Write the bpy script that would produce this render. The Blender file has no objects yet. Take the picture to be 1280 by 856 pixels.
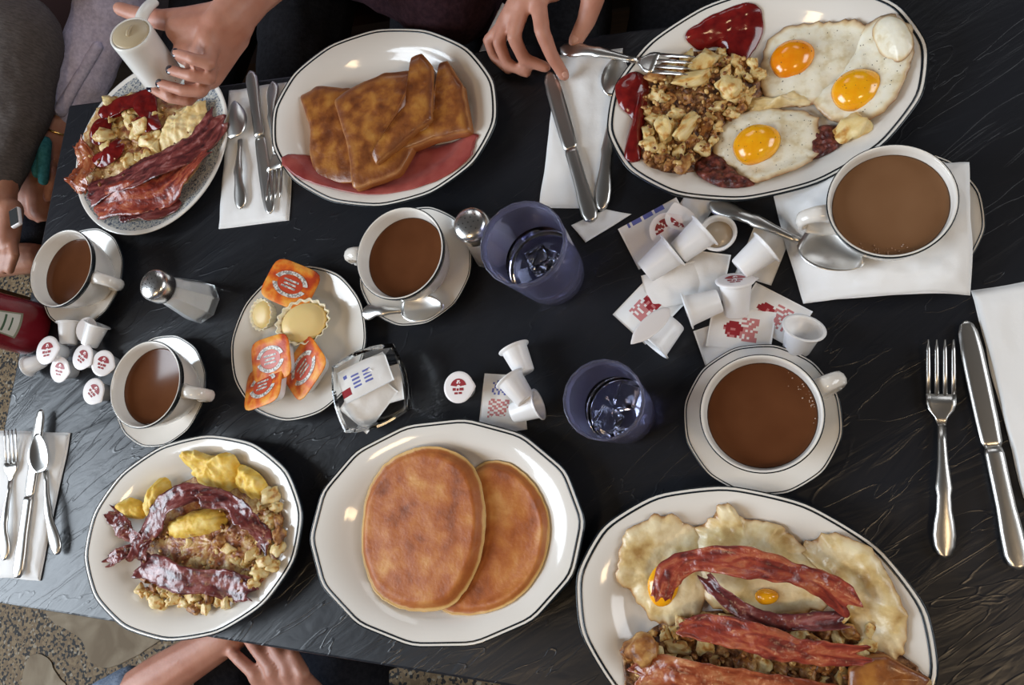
import bpy, bmesh, math, random
from mathutils import Vector, Matrix, Euler, noise as mn
PI = math.pi
C = bpy.context.scene.collection
rnd = random.Random(7)
V = Vector

# ------------------------------------------------------------------ camera, world, lights, exposure
T = 0.75                      # table top height
CAMH = 0.8536                 # camera height above the table
FOC = 989.46
ROT = Matrix(((0.9391147901541472, 0.0034339696483127458, -0.3435864065503557),
              (0.0755593819446994, -0.9775369699450459, 0.19675429395770005),
              (-0.33519276649991553, -0.21073604400555798, -0.9182788950221062)))
cam = bpy.data.cameras.new('camera'); camo = bpy.data.objects.new('camera', cam); C.objects.link(camo)
cam.sensor_width = 36; cam.lens = FOC/1280*36; cam.clip_start = 0.02
m4 = (ROT @ Matrix(((1,0,0),(0,-1,0),(0,0,-1)))).to_4x4(); m4.translation = V((0,0,T+CAMH))
camo.matrix_world = m4
bpy.context.scene.camera = camo
w = bpy.data.worlds.new('world'); bpy.context.scene.world = w; w.use_nodes = True
w.node_tree.nodes['Background'].inputs[0].default_value = (1.0, 0.93, 0.88, 1)
w.node_tree.nodes['Background'].inputs[1].default_value = 0.045
def area(name, loc, target, size, size_y, power, col):
    l = bpy.data.lights.new(name, 'AREA'); l.shape = 'RECTANGLE'; l.size = size; l.size_y = size_y
    l.energy = power; l.color = col
    o = bpy.data.objects.new(name, l); C.objects.link(o); o.location = loc
    o.rotation_euler = (V(target)-V(loc)).to_track_quat('-Z', 'Y').to_euler(); return o
area('window_daylight', (-3.6, -0.95, 2.5), (-0.6, 0.0, 0.8), 2.4, 2.2, 175, (0.80, 0.90, 1.0))
area('far_window_daylight', (-0.6, 3.8, 3.0), (-0.2, 0.2, 0.75), 3.2, 1.6, 34, (0.92, 0.96, 1.0))
area('side_window_daylight', (2.9, 0.5, 2.5), (0.1, 0.0, 0.75), 1.8, 1.4, 46, (0.90, 0.95, 1.0))
area('lamp_glow', (-0.9, -1.2, 2.7), (-0.5, 0.1, 0.75), 0.35, 0.35, 7, (1.0, 0.72, 0.42))
area('lamp_glow', (0.9, -0.7, 2.7), (0.1, 0.1, 0.75), 0.35, 0.35, 7, (1.0, 0.72, 0.42))
vs = bpy.context.scene.view_settings
vs.view_transform = 'Standard'; vs.look = 'None'; vs.exposure = 0.15; vs.gamma = 1.0; vs.use_curve_mapping = False

# ------------------------------------------------------------------ helpers
def at(px, py, h=0.0):
    """a pixel of the 1280x856 picture, taken h above the table, as a point of the scene"""
    d = ROT @ V(((px-640)/FOC, (py-428)/FOC, 1.0)); t = (CAMH-h)/-d.z
    return V((d.x*t, d.y*t, T+h))
def nz(x, y, z=0.0): return mn.noise(V((x, y, z)))
def smooth01(a, b, x):
    t = min(1, max(0, (x-a)/(b-a))); return t*t*(3-2*t)
def link(o, parent=None):
    C.objects.link(o)
    if parent is not None: o.parent = parent
    return o
def mesh(name, vs_, fs, mats, parent=None, smooth=True, fm=None, uv=None, loc=None):
    me = bpy.data.meshes.new(name); me.from_pydata([tuple(v) for v in vs_], [], fs)
    if not isinstance(mats, (list, tuple)): mats = [mats]
    for m in mats: me.materials.append(m)
    if fm: me.polygons.foreach_set('material_index', fm)
    if smooth: me.polygons.foreach_set('use_smooth', [True]*len(fs))
    if uv:
        l = me.uv_layers.new(name='UVMap')
        buf = []
        for p in me.polygons:
            for vi in p.vertices: buf += list(uv[vi])
        l.data.foreach_set('uv', buf)
    me.update()
    o = bpy.data.objects.new(name, me)
    if loc is not None: o.location = loc
    return link(o, parent)
def fixn(o):
    bm = bmesh.new(); bm.from_mesh(o.data); bmesh.ops.recalc_face_normals(bm, faces=bm.faces); bm.to_mesh(o.data); bm.free(); return o
def tag(o, label, cat, group=None, kind=None):
    o['label'] = label; o['category'] = cat
    if group: o['group'] = group
    if kind: o['kind'] = kind
    return o
def thing(name, loc, label, cat, rotz=0, group=None):
    o = bpy.data.objects.new(name, None); o.empty_display_size = 0.02; link(o); o.location = loc; o.rotation_euler = (0, 0, rotz)
    return tag(o, label, cat, group)
def dup(root, label=None):
    r = root.copy(); C.objects.link(r)
    if label: r['label'] = label
    for ch in root.children:
        c = ch.copy(); C.objects.link(c); c.parent = r
        for g in ch.children:
            d = g.copy(); C.objects.link(d); d.parent = c
    return r
def grid_faces(nr, nc, wrap=False, off=0, flip=False):
    fs = []
    for i in range(nr-1):
        for j in range(nc if wrap else nc-1):
            a, b = off+i*nc+j, off+i*nc+(j+1) % nc
            q = (a, b, b+nc, a+nc); fs.append(q[::-1] if flip else q)
    return fs
def lathe(name, prof, mats, parent=None, seg=48, shape=None, loc=None, smooth=True, matf=None, close=False):
    """profile (r, z) turned round; shape(theta, i) scales the radius (x, y)"""
    vs_, fs, uv = [], [], []
    for i, (r, z) in enumerate(prof):
        for k in range(seg):
            t = 2*PI*k/seg; sx, sy = shape(t, i) if shape else (1, 1)
            vs_.append((r*sx*math.cos(t), r*sy*math.sin(t), z)); uv.append((i/(len(prof)-1), k/seg))
    n = len(prof); fm = []
    for i in range(n-1):
        for k in range(seg):
            k2 = (k+1) % seg
            fs.append((i*seg+k, i*seg+k2, (i+1)*seg+k2, (i+1)*seg+k)); fm.append(matf(i) if matf else 0)
    if prof[0][0] > 1e-6 and close: fs.append(tuple(range(seg-1, -1, -1))); fm.append(matf(0) if matf else 0)
    if prof[-1][0] > 1e-6 and close: fs.append(tuple((n-1)*seg+k for k in range(seg))); fm.append(matf(n-2) if matf else 0)
    o = mesh(name, vs_, fs, mats, parent, smooth, fm, uv, loc)
    bm = bmesh.new(); bm.from_mesh(o.data); bmesh.ops.remove_doubles(bm, verts=bm.verts, dist=1e-6)
    bmesh.ops.recalc_face_normals(bm, faces=bm.faces); bm.to_mesh(o.data); bm.free()
    return o
def box(name, lo, hi, m, parent=None, bevel=0.0, seg=2):
    bm = bmesh.new(); bmesh.ops.create_cube(bm, size=1)
    lo, hi = V(lo), V(hi); c = (lo+hi)/2; d = hi-lo
    for v in bm.verts: v.co = V((v.co.x*d.x, v.co.y*d.y, v.co.z*d.z))+c
    if bevel: bmesh.ops.bevel(bm, geom=bm.edges[:], offset=bevel, segments=seg, profile=0.5, affect='EDGES')
    me = bpy.data.meshes.new(name); bm.to_mesh(me); bm.free(); me.materials.append(m)
    return link(bpy.data.objects.new(name, me), parent)
def catmull(pts, n, closed=False):
    pts = [V(p) for p in pts]; N = len(pts); out = []
    segs = N if closed else N-1
    for k in range(n):
        s = k/n*segs if closed else k/(n-1)*segs
        i = min(int(s), segs-1); t = s-i
        if closed: a, b, c, d = pts[(i-1) % N], pts[i], pts[(i+1) % N], pts[(i+2) % N]
        else: a, b, c, d = pts[max(i-1, 0)], pts[i], pts[min(i+1, N-1)], pts[min(i+2, N-1)]
        out.append(0.5*((2*b)+(-a+c)*t+(2*a-5*b+4*c-d)*t*t+(-a+3*b-3*c+d)*t**3))
    return out
def tube(name, pts, rad, m, parent=None, seg=10, n=24, flat=1.0):
    P = catmull(pts, n); vs_ = []
    for i, p in enumerate(P):
        t = (P[min(i+1, n-1)]-P[max(i-1, 0)]).normalized()
        up = V((0, 0, 1)) if abs(t.z) < 0.95 else V((1, 0, 0))
        s = t.cross(up).normalized(); u = s.cross(t)
        r = rad(i/(n-1)) if callable(rad) else rad
        for k in range(seg):
            a = 2*PI*k/seg; vs_.append(p+s*(math.cos(a)*r*flat)+u*(math.sin(a)*r))
    fs = grid_faces(n, seg, True); fs.append(tuple(range(seg-1, -1, -1))); fs.append(tuple((n-1)*seg+k for k in range(seg)))
    return fixn(mesh(name, vs_, fs, m, parent))

# ------------------------------------------------------------------ materials
def mat(name, col, rough=0.5, metal=0.0, spec=0.5, trans=0.0, ior=1.45, coat=0.0, sss=0.0, ramp=None, scale=20, detail=4, dist=0.0,
        stretch=(1, 1, 1), rot=(0, 0, 0), bump=None, coord='Object', rough2=None, sub=(1.0, 0.4, 0.2)):
    m = bpy.data.materials.new(name); m.use_nodes = True; nt = m.node_tree; b = nt.nodes['Principled BSDF']
    b.inputs['Base Color'].default_value = (*col, 1); b.inputs['Roughness'].default_value = rough; b.inputs['Metallic'].default_value = metal
    b.inputs['Specular IOR Level'].default_value = spec; b.inputs['Transmission Weight'].default_value = trans; b.inputs['IOR'].default_value = ior
    b.inputs['Coat Weight'].default_value = coat; b.inputs['Coat Roughness'].default_value = 0.06
    if sss:
        b.inputs['Subsurface Weight'].default_value = sss; b.inputs['Subsurface Radius'].default_value = sub; b.inputs['Subsurface Scale'].default_value = 0.004
    tc = nt.nodes.new('ShaderNodeTexCoord')
    def ntex(sc, dt, st=(1, 1, 1), ro=(0, 0, 0), ds=0.0):
        mp = nt.nodes.new('ShaderNodeMapping'); mp.inputs['Scale'].default_value = st; mp.inputs['Rotation'].default_value = ro
        nt.links.new(tc.outputs[coord], mp.inputs[0])
        x = nt.nodes.new('ShaderNodeTexNoise'); x.inputs['Scale'].default_value = sc; x.inputs['Detail'].default_value = dt; x.inputs['Distortion'].default_value = ds
        nt.links.new(mp.outputs[0], x.inputs['Vector']); return x
    if ramp:
        x = ntex(scale, detail, stretch, rot, dist)
        r = nt.nodes.new('ShaderNodeValToRGB'); e = r.color_ramp.elements
        while len(e) < len(ramp): e.new(0.5)
        for el, (p, c) in zip(e, ramp): el.position = p; el.color = (*c, 1)
        nt.links.new(x.outputs[0], r.inputs[0]); nt.links.new(r.outputs[0], b.inputs['Base Color'])
    if bump:
        for (sc, strength, dst) in (bump if isinstance(bump, list) else [bump]):
            x = ntex(sc, 4, stretch, rot)
            bp = nt.nodes.new('ShaderNodeBump'); bp.inputs['Strength'].default_value = strength; bp.inputs['Distance'].default_value = dst
            if b.inputs['Normal'].links: nt.links.new(b.inputs['Normal'].links[0].from_socket, bp.inputs['Normal'])
            nt.links.new(x.outputs[0], bp.inputs['Height']); nt.links.new(bp.outputs[0], b.inputs['Normal'])
    return m
def mix_by_uv(m, stops, noise_amt=0.06, sc=60):
    """multiplies a material's colour by a ramp over uv.x (0 in the middle of a piece, 1 at its edge): crust, browned rims"""
    nt = m.node_tree; b = nt.nodes['Principled BSDF']; uvn = nt.nodes.new('ShaderNodeUVMap'); sep = nt.nodes.new('ShaderNodeSeparateXYZ')
    nt.links.new(uvn.outputs[0], sep.inputs[0])
    tc = nt.nodes.new('ShaderNodeTexCoord'); x = nt.nodes.new('ShaderNodeTexNoise'); x.inputs['Scale'].default_value = sc
    nt.links.new(tc.outputs['Object'], x.inputs['Vector'])
    ma = nt.nodes.new('ShaderNodeMath'); ma.operation = 'MULTIPLY_ADD'; ma.inputs[1].default_value = noise_amt*2; nt.links.new(x.outputs[0], ma.inputs[0])
    ad = nt.nodes.new('ShaderNodeMath'); ad.operation = 'SUBTRACT'; ad.inputs[1].default_value = noise_amt
    nt.links.new(sep.outputs[0], ma.inputs[2]); nt.links.new(ma.outputs[0], ad.inputs[0])
    r = nt.nodes.new('ShaderNodeValToRGB'); e = r.color_ramp.elements
    while len(e) < len(stops): e.new(0.5)
    for el, (p, c, a) in zip(e, stops): el.position = p; el.color = (*c, a)
    nt.links.new(ad.outputs[0], r.inputs[0])
    mx = nt.nodes.new('ShaderNodeMix'); mx.data_type = 'RGBA'
    lk = b.inputs['Base Color'].links
    if lk: nt.links.new(lk[0].from_socket, mx.inputs[6])
    else: mx.inputs[6].default_value = b.inputs['Base Color'].default_value
    nt.links.new(r.outputs[0], mx.inputs[7]); nt.links.new(r.outputs[1], mx.inputs[0]); nt.links.new(mx.outputs[2], b.inputs['Base Color'])
    return m
M = {}
M['china'] = mat('white_china', (0.74, 0.705, 0.655), 0.12, spec=0.5, coat=0.3)
M['band'] = mat('black_band', (0.012, 0.016, 0.02), 0.15)
M['floral'] = mat('blue_floral_print', (0.5, 0.5, 0.5), 0.15, coat=0.3, scale=230, detail=2, ramp=[(0.36, (0.10, 0.12, 0.16)), (0.45, (0.34, 0.36, 0.38)), (0.52, (0.62, 0.60, 0.52)), (0.62, (0.22, 0.25, 0.30))])
M['coffee'] = mat('milky_coffee', (0.155, 0.062, 0.026), 0.12, spec=0.4, scale=18, detail=3, ramp=[(0.3, (0.095, 0.032, 0.012)), (0.7, (0.13, 0.048, 0.019))])
M['coffee_light'] = mat('pale_milky_coffee', (0.27, 0.135, 0.065), 0.12, spec=0.4, scale=18, detail=3, ramp=[(0.3, (0.17, 0.082, 0.038)), (0.7, (0.205, 0.105, 0.052))])
M['foam'] = mat('coffee_foam', (0.30, 0.16, 0.085), 0.2)
M['steel'] = mat('worn_steel', (0.62, 0.60, 0.57), 0.3, metal=1.0, bump=(260, 0.08, 0.0006))
M['chrome'] = mat('chrome', (0.80, 0.78, 0.76), 0.24, metal=1.0)
M['hole'] = mat('dark_hole', (0.01, 0.01, 0.01), 0.8)
M['paper'] = mat('white_paper_napkin', (0.83, 0.83, 0.83), 0.85, spec=0.15, bump=[(45, 0.35, 0.003), (600, 0.15, 0.0006)])
M['packet'] = mat('sugar_packet_paper', (0.80, 0.78, 0.76), 0.5, spec=0.3, bump=(70, 0.4, 0.002))
M['red'] = mat('red_print', (0.30, 0.022, 0.03), 0.4)
M['pink'] = mat('faded_red_print', (0.55, 0.20, 0.20), 0.5)
M['blue'] = mat('blue_print', (0.12, 0.14, 0.45), 0.5)
M['plastic'] = mat('white_plastic', (0.84, 0.83, 0.83), 0.3, sss=0.15, sub=(1, 1, 1))
M['foil'] = mat('cream_foil_lid', (0.84, 0.80, 0.80), 0.3)
M['orange'] = mat('orange_foil', (0.75, 0.20, 0.03), 0.4, spec=0.35, scale=60, detail=3, ramp=[(0.35, (0.50, 0.06, 0.02)), (0.5, (0.75, 0.17, 0.02)), (0.65, (0.85, 0.38, 0.06))], bump=(120, 0.5, 0.002))
M['oranger'] = mat('red_orange_print', (0.55, 0.07, 0.03), 0.3)
M['greyprint'] = mat('grey_oval_lettering', (0.62, 0.60, 0.57), 0.35, scale=420, detail=1, ramp=[(0.45, (0.30, 0.27, 0.25)), (0.55, (0.72, 0.70, 0.66))])
M['butter'] = mat('whipped_butter', (0.80, 0.60, 0.26), 0.4, sss=0.2, bump=(180, 0.2, 0.001))
M['fluted'] = mat('fluted_paper', (0.84, 0.76, 0.55), 0.6, sss=0.1)
M['glass_blue'] = mat('blue_tinted_tumbler', (0.56, 0.57, 0.80), 0.12, trans=0.90, ior=1.3)
M['water'] = mat('water', (0.93, 0.95, 1.0), 0.0, trans=1.0, ior=1.33)
M['glass'] = mat('clear_glass', (0.98, 0.99, 0.985), 0.03, trans=1.0, ior=1.5)
M['shaker_glass'] = mat('cloudy_shaker_glass', (0.97, 0.98, 0.98), 0.28, trans=0.92, ior=1.25)
M['salt'] = mat('salt', (0.80, 0.79, 0.78), 0.9)
M['ketchup'] = mat('ketchup', (0.16, 0.008, 0.008), 0.14, spec=0.6, scale=90, detail=2, ramp=[(0.3, (0.10, 0.005, 0.006)), (0.7, (0.21, 0.012, 0.010))])
M['bottle_red'] = mat('red_ketchup_bottle', (0.17, 0.008, 0.014), 0.25, spec=0.5, coat=0.2, bump=(22, 0.2, 0.004))
M['label'] = mat('cream_label', (0.58, 0.56, 0.50), 0.4)
M['label_rim'] = mat('gold_green_label_edge', (0.22, 0.22, 0.15), 0.4)
M['green'] = mat('green_print', (0.05, 0.10, 0.05), 0.5)
M['yolk'] = mat('egg_yolk', (0.85, 0.30, 0.006), 0.16, spec=0.6, coat=0.4, sss=0.15, scale=60, detail=3, ramp=[(0.3, (0.86, 0.34, 0.004)), (0.7, (0.92, 0.47, 0.012))])
M['yolk_deep'] = mat('deep_orange_yolk', (0.78, 0.19, 0.004), 0.16, spec=0.6, coat=0.4, sss=0.15, scale=60, detail=3, ramp=[(0.3, (0.80, 0.22, 0.003)), (0.7, (0.88, 0.34, 0.008))])
M['egg'] = mix_by_uv(mat('egg_white', (0.80, 0.75, 0.60), 0.28, spec=0.5, sss=0.2, sub=(1, .9, .7), scale=75, detail=4, ramp=[(0.30, (0.64, 0.54, 0.34)), (0.48, (0.80, 0.75, 0.60)), (0.75, (0.84, 0.81, 0.70))], bump=(85, 0.35, 0.003)),
                     [(0.86, (0.75, 0.6, 0.35), 0.0), (0.93, (0.62, 0.42, 0.18), 0.6), (1.0, (0.30, 0.13, 0.04), 0.9)], 0.05)
M['egg_over'] = mix_by_uv(mat('fried_egg_over_easy', (0.72, 0.62, 0.42), 0.3, spec=0.5, sss=0.15, sub=(1, .9, .7), scale=38, detail=6, ramp=[(0.30, (0.42, 0.25, 0.085)), (0.44, (0.64, 0.48, 0.22)), (0.60, (0.80, 0.69, 0.45))], bump=(60, 0.5, 0.004)),
                     [(0.86, (0.7, 0.5, 0.3), 0.0), (0.95, (0.62, 0.42, 0.2), 0.55), (1.0, (0.36, 0.16, 0.05), 0.9)], 0.06)
M['scramble'] = mat('scrambled_egg', (0.75, 0.47, 0.09), 0.5, spec=.3, sss=0.2, scale=70, detail=5, ramp=[(0.3, (0.62, 0.36, 0.035)), (0.5, (0.80, 0.55, 0.11)), (0.7, (0.86, 0.68, 0.26))], bump=(110, 0.6, 0.003))
M['scramble_pale'] = mat('pale_scrambled_egg', (0.75, 0.58, 0.26), 0.48, spec=.35, sss=0.2, scale=70, detail=5, ramp=[(0.3, (0.60, 0.38, 0.12)), (0.5, (0.76, 0.58, 0.28)), (0.7, (0.82, 0.70, 0.42))], bump=(110, 0.6, 0.003))
POT = [(0.30, (0.24, 0.075, 0.016)), (0.40, (0.56, 0.29, 0.07)), (0.47, (0.72, 0.53, 0.22)), (0.70, (0.82, 0.70, 0.40))]
M['potato'] = mat('fried_potato', (0.66, 0.47, 0.21), 0.36, spec=0.5, sss=0.1, scale=0.9, detail=7, ramp=POT, bump=(4, 0.5, 0.0015))
BRN = [(0.34, (0.10, 0.028, 0.008)), (0.48, (0.32, 0.125, 0.032)), (0.64, (0.56, 0.32, 0.11))]
M['potato_brown'] = mat('browned_potato', (0.4, 0.2, 0.07), 0.36, spec=0.5, scale=1.0, detail=7, ramp=BRN, bump=(4, 0.6, 0.0015))
M['crumb'] = mat('browned_crumbs', (0.4, 0.2, 0.07), 0.36, spec=0.5, scale=80, detail=5, ramp=[(0.40, (0.12, 0.034, 0.010)), (0.5, (0.36, 0.15, 0.04)), (0.60, (0.64, 0.42, 0.16))])
M['hash'] = mat('browned_hash', (0.3, 0.15, 0.06), 0.4, spec=0.4, scale=120, detail=5, ramp=[(0.36, (0.035, 0.012, 0.006)), (0.48, (0.14, 0.055, 0.02)), (0.58, (0.30, 0.14, 0.05)), (0.70, (0.55, 0.36, 0.15))], bump=(140, 0.9, 0.004))
M['hash_pale'] = mat('pinkish_tan_hash', (0.4, 0.2, 0.1), 0.36, spec=0.5, scale=70, detail=6, ramp=[(0.32, (0.13, 0.04, 0.015)), (0.43, (0.34, 0.12, 0.055)), (0.52, (0.50, 0.28, 0.11)), (0.66, (0.70, 0.52, 0.26))], bump=(120, 0.8, 0.004))
M['beef'] = mat('corned_beef_hash', (0.14, 0.03, 0.02), 0.35, spec=0.5, scale=110, detail=5, ramp=[(0.36, (0.04, 0.008, 0.008)), (0.52, (0.13, 0.026, 0.018)), (0.66, (0.26, 0.07, 0.045))], bump=(140, 0.9, 0.004))
M['ham'] = mat('pink_ham', (0.34, 0.06, 0.055), 0.3, spec=0.5, sss=0.1, scale=30, detail=4, ramp=[(0.35, (0.22, 0.03, 0.028)), (0.65, (0.36, 0.085, 0.07))])
M['pancake'] = mix_by_uv(mat('pancake', (0.5, 0.22, 0.07), 0.5, spec=0.4, scale=34, detail=12, dist=0.15, ramp=[(0.30, (0.20, 0.048, 0.010)), (0.45, (0.36, 0.098, 0.020)), (0.58, (0.45, 0.155, 0.034)), (0.74, (0.58, 0.28, 0.08))], bump=[(45, 0.3, 0.003), (260, 0.35, 0.0015)]),
                     [(0.87, (0.5, 0.2, 0.06), 0.0), (0.92, (0.34, 0.10, 0.022), 0.5), (0.955, (0.36, 0.12, 0.028), 0.75), (0.975, (0.62, 0.38, 0.13), 0.9), (1.0, (0.62, 0.40, 0.16), 1.0)], 0.03, 30)
M['toast'] = mix_by_uv(mat('french_toast', (0.4, 0.18, 0.05), 0.36, spec=0.5, coat=0.2, scale=45, detail=6, ramp=[(0.32, (0.12, 0.032, 0.008)), (0.46, (0.23, 0.072, 0.016)), (0.57, (0.35, 0.135, 0.026)), (0.72, (0.46, 0.22, 0.048))], bump=(90, 0.5, 0.003)),
                     [(0.58, (0.3, 0.12, 0.04), 0.0), (0.74, (0.17, 0.045, 0.012), 0.7), (0.79, (0.42, 0.18, 0.06), 0.7), (0.90, (0.36, 0.12, 0.028), 0.85), (1.0, (0.30, 0.10, 0.025), 0.8)], 0.05, 50)
def bacon_mat(name, stops, rough=0.28):
    m = mat(name, (0.3, 0.06, 0.04), rough, spec=0.6, coat=0.15, coord='UV', scale=1.0, detail=6, dist=0.8, stretch=(1.0, 2.6, 1), ramp=stops)
    nt = m.node_tree; tc = nt.nodes.new('ShaderNodeTexCoord'); x = nt.nodes.new('ShaderNodeTexNoise'); x.inputs['Scale'].default_value = 150; x.inputs['Detail'].default_value = 4
    nt.links.new(tc.outputs['Object'], x.inputs['Vector']); bp = nt.nodes.new('ShaderNodeBump'); bp.inputs['Strength'].default_value = 0.45; bp.inputs['Distance'].default_value = 0.003
    nt.links.new(x.outputs[0], bp.inputs['Height']); nt.links.new(bp.outputs[0], nt.nodes['Principled BSDF'].inputs['Normal']); return m
M['bacon'] = bacon_mat('bacon', [(0.30, (0.08, 0.014, 0.012)), (0.44, (0.20, 0.030, 0.020)), (0.54, (0.30, 0.050, 0.028)), (0.64, (0.42, 0.12, 0.055)), (0.78, (0.24, 0.045, 0.025))])
M['bacon_dark'] = bacon_mat('dark_bacon', [(0.30, (0.035, 0.008, 0.010)), (0.46, (0.115, 0.022, 0.022)), (0.58, (0.20, 0.045, 0.040)), (0.68, (0.32, 0.13, 0.12)), (0.80, (0.15, 0.04, 0.035))])
M['bacon_orange'] = bacon_mat('glossy_orange_bacon', [(0.28, (0.09, 0.018, 0.010)), (0.44, (0.26, 0.055, 0.022)), (0.56, (0.36, 0.10, 0.040)), (0.68, (0.46, 0.20, 0.09)), (0.8, (0.24, 0.05, 0.022))], 0.22)
M['pepper'] = mat('ground_pepper', (0.03, 0.022, 0.018), 0.7)
M['skin'] = mat('skin', (0.50, 0.235, 0.165), 0.5, sss=0.12, scale=26, detail=5, ramp=[(0.35, (0.43, 0.185, 0.125)), (0.65, (0.53, 0.26, 0.185))], bump=[(240, 0.2, 0.0012), (34, 0.15, 0.004)])
M['skin_warm'] = mat('warm_skin', (0.40, 0.18, 0.11), 0.5, sss=0.12, scale=26, detail=5, ramp=[(0.35, (0.34, 0.145, 0.09)), (0.65, (0.43, 0.205, 0.13))], bump=[(240, 0.2, 0.0012), (34, 0.15, 0.004)])
M['nail_dark'] = mat('dark_nail_polish', (0.010, 0.010, 0.022), 0.12, coat=0.5)
M['nail'] = mat('bare_nail', (0.56, 0.30, 0.23), 0.25)
M['lip'] = mat('lips', (0.40, 0.13, 0.11), 0.4)
M['eye'] = mat('eye', (0.03, 0.02, 0.015), 0.1)
def cloth(name, a, b, sc=160, st=(1, 1, 1)): return mat(name, a, 0.9, spec=0.15, scale=sc, detail=3, stretch=st, ramp=[(0.35, a), (0.65, b)], bump=[(sc*2, 0.4, 0.002)])
M['lavender'] = cloth('lavender_knit', (0.48, 0.45, 0.60), (0.64, 0.60, 0.75))
M['taupe'] = cloth('grey_brown_knit', (0.075, 0.064, 0.061), (0.115, 0.099, 0.093), 120, (1, 4, 1))
M['maroon'] = cloth('dark_maroon_knit', (0.020, 0.008, 0.012), (0.034, 0.014, 0.019))
M['black'] = cloth('black_cloth', (0.008, 0.008, 0.010), (0.014, 0.014, 0.017))
M['denim'] = cloth('pale_blue_denim', (0.17, 0.22, 0.32), (0.26, 0.31, 0.40))
M['navy'] = cloth('dark_navy_trousers', (0.012, 0.014, 0.022), (0.022, 0.024, 0.034))
M['teal'] = cloth('teal_cloth', (0.03, 0.16, 0.19), (0.06, 0.25, 0.28))
M['gold'] = mat('gold', (0.8, 0.5, 0.15), 0.25, metal=1)
M['hair'] = mat('brown_hair', (0.05, 0.028, 0.016), 0.5, scale=60, ramp=[(0.3, (0.03, 0.016, 0.01)), (0.7, (0.08, 0.045, 0.026))], stretch=(1, 1, .1))
M['shoe'] = mat('black_leather', (0.012, 0.012, 0.012), 0.35)
M['wood'] = mat('dark_wood', (0.08, 0.04, 0.02), 0.4, scale=14, stretch=(1, 8, 8), ramp=[(0.3, (0.05, 0.025, 0.012)), (0.7, (0.11, 0.055, 0.027))])
M['iron'] = mat('black_iron', (0.015, 0.015, 0.015), 0.5, metal=0.6)
M['shaker_white'] = mat('glossy_white_plastic', (0.80, 0.79, 0.75), 0.2, sss=0.1, sub=(1, 1, 1))
M['shaker_tan'] = mat('tan_plastic_lid', (0.50, 0.41, 0.27), 0.35)
M['vinyl'] = mat('oxblood_vinyl', (0.03, 0.012, 0.012), 0.4)

def table_mat():
    m = bpy.data.materials.new('black_slate_laminate'); m.use_nodes = True; nt = m.node_tree; b = nt.nodes['Principled BSDF']
    b.inputs['Base Color'].default_value = (0.010, 0.011, 0.015, 1); b.inputs['Roughness'].default_value = 0.33; b.inputs['Specular IOR Level'].default_value = 0.5
    tc = nt.nodes.new('ShaderNodeTexCoord')
    def n(sc, st, ro, dt, ds, typ='FBM'):
        m0 = nt.nodes.new('ShaderNodeMapping'); m0.inputs['Rotation'].default_value = (0, 0, ro); nt.links.new(tc.outputs['Object'], m0.inputs[0])
        mp = nt.nodes.new('ShaderNodeMapping'); mp.inputs['Scale'].default_value = st; nt.links.new(m0.outputs[0], mp.inputs[0]); x = nt.nodes.new('ShaderNodeTexNoise'); x.noise_type = typ
        x.inputs['Scale'].default_value = sc; x.inputs['Detail'].default_value = dt; x.inputs['Distortion'].default_value = ds
        nt.links.new(mp.outputs[0], x.inputs['Vector']); return x
    big = n(12, (2.6, 0.6, 1), math.radians(55), 4, 0.8)
    rd = n(8, (3.0, 0.65, 1), math.radians(52), 3, 1.0)
    r = nt.nodes.new('ShaderNodeValToRGB'); e = r.color_ramp.elements; e[0].position = 0.488; e[0].color = (0, 0, 0, 1); e[1].position = 0.512; e[1].color = (0, 0, 0, 1); el = e.new(0.50); el.color = (1, 1, 1, 1)
    nt.links.new(rd.outputs[0], r.inputs[0])
    b1 = nt.nodes.new('ShaderNodeBump'); b1.inputs['Strength'].default_value = 0.42; b1.inputs['Distance'].default_value = 0.0045; nt.links.new(big.outputs[0], b1.inputs['Height'])
    b2 = nt.nodes.new('ShaderNodeBump'); b2.inputs['Strength'].default_value = 0.26; b2.inputs['Distance'].default_value = 0.0010; nt.links.new(r.outputs[0], b2.inputs['Height'])
    nt.links.new(b1.outputs[0], b2.inputs['Normal']); nt.links.new(b2.outputs[0], b.inputs['Normal'])
    return m
M['slate'] = table_mat()
def terrazzo_mat():
    m = bpy.data.materials.new('speckled_terrazzo'); m.use_nodes = True; nt = m.node_tree; b = nt.nodes['Principled BSDF']; b.inputs['Roughness'].default_value = 0.7; b.inputs['Specular IOR Level'].default_value = 0.25
    tc = nt.nodes.new('ShaderNodeTexCoord'); v = nt.nodes.new('ShaderNodeTexVoronoi'); v.inputs['Scale'].default_value = 165; v.inputs['Randomness'].default_value = 1
    nt.links.new(tc.outputs['Object'], v.inputs['Vector']); sp = nt.nodes.new('ShaderNodeSeparateColor'); nt.links.new(v.outputs['Color'], sp.inputs[0])
    r = nt.nodes.new('ShaderNodeValToRGB'); r.color_ramp.interpolation = 'CONSTANT'; e = r.color_ramp.elements
    for _ in range(2): e.new(0.5)
    for el, (p, c) in zip(e, [(0, (0.010, 0.008, 0.007)), (0.30, (0.125, 0.080, 0.040)), (0.74, (0.17, 0.115, 0.06)), (0.95, (0.22, 0.18, 0.13))]): el.position = p; el.color = (*c, 1)
    nt.links.new(sp.outputs[0], r.inputs[0]); nt.links.new(r.outputs[0], b.inputs['Base Color']); return m
M['terrazzo'] = terrazzo_mat()
M['marble'] = mat('beige_marble_chip', (0.30, 0.26, 0.21), 0.8, spec=.12, scale=9, detail=6, dist=1.2, ramp=[(0.35, (0.15, 0.112, 0.075)), (0.55, (0.21, 0.165, 0.115)), (0.75, (0.27, 0.22, 0.16))])

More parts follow.
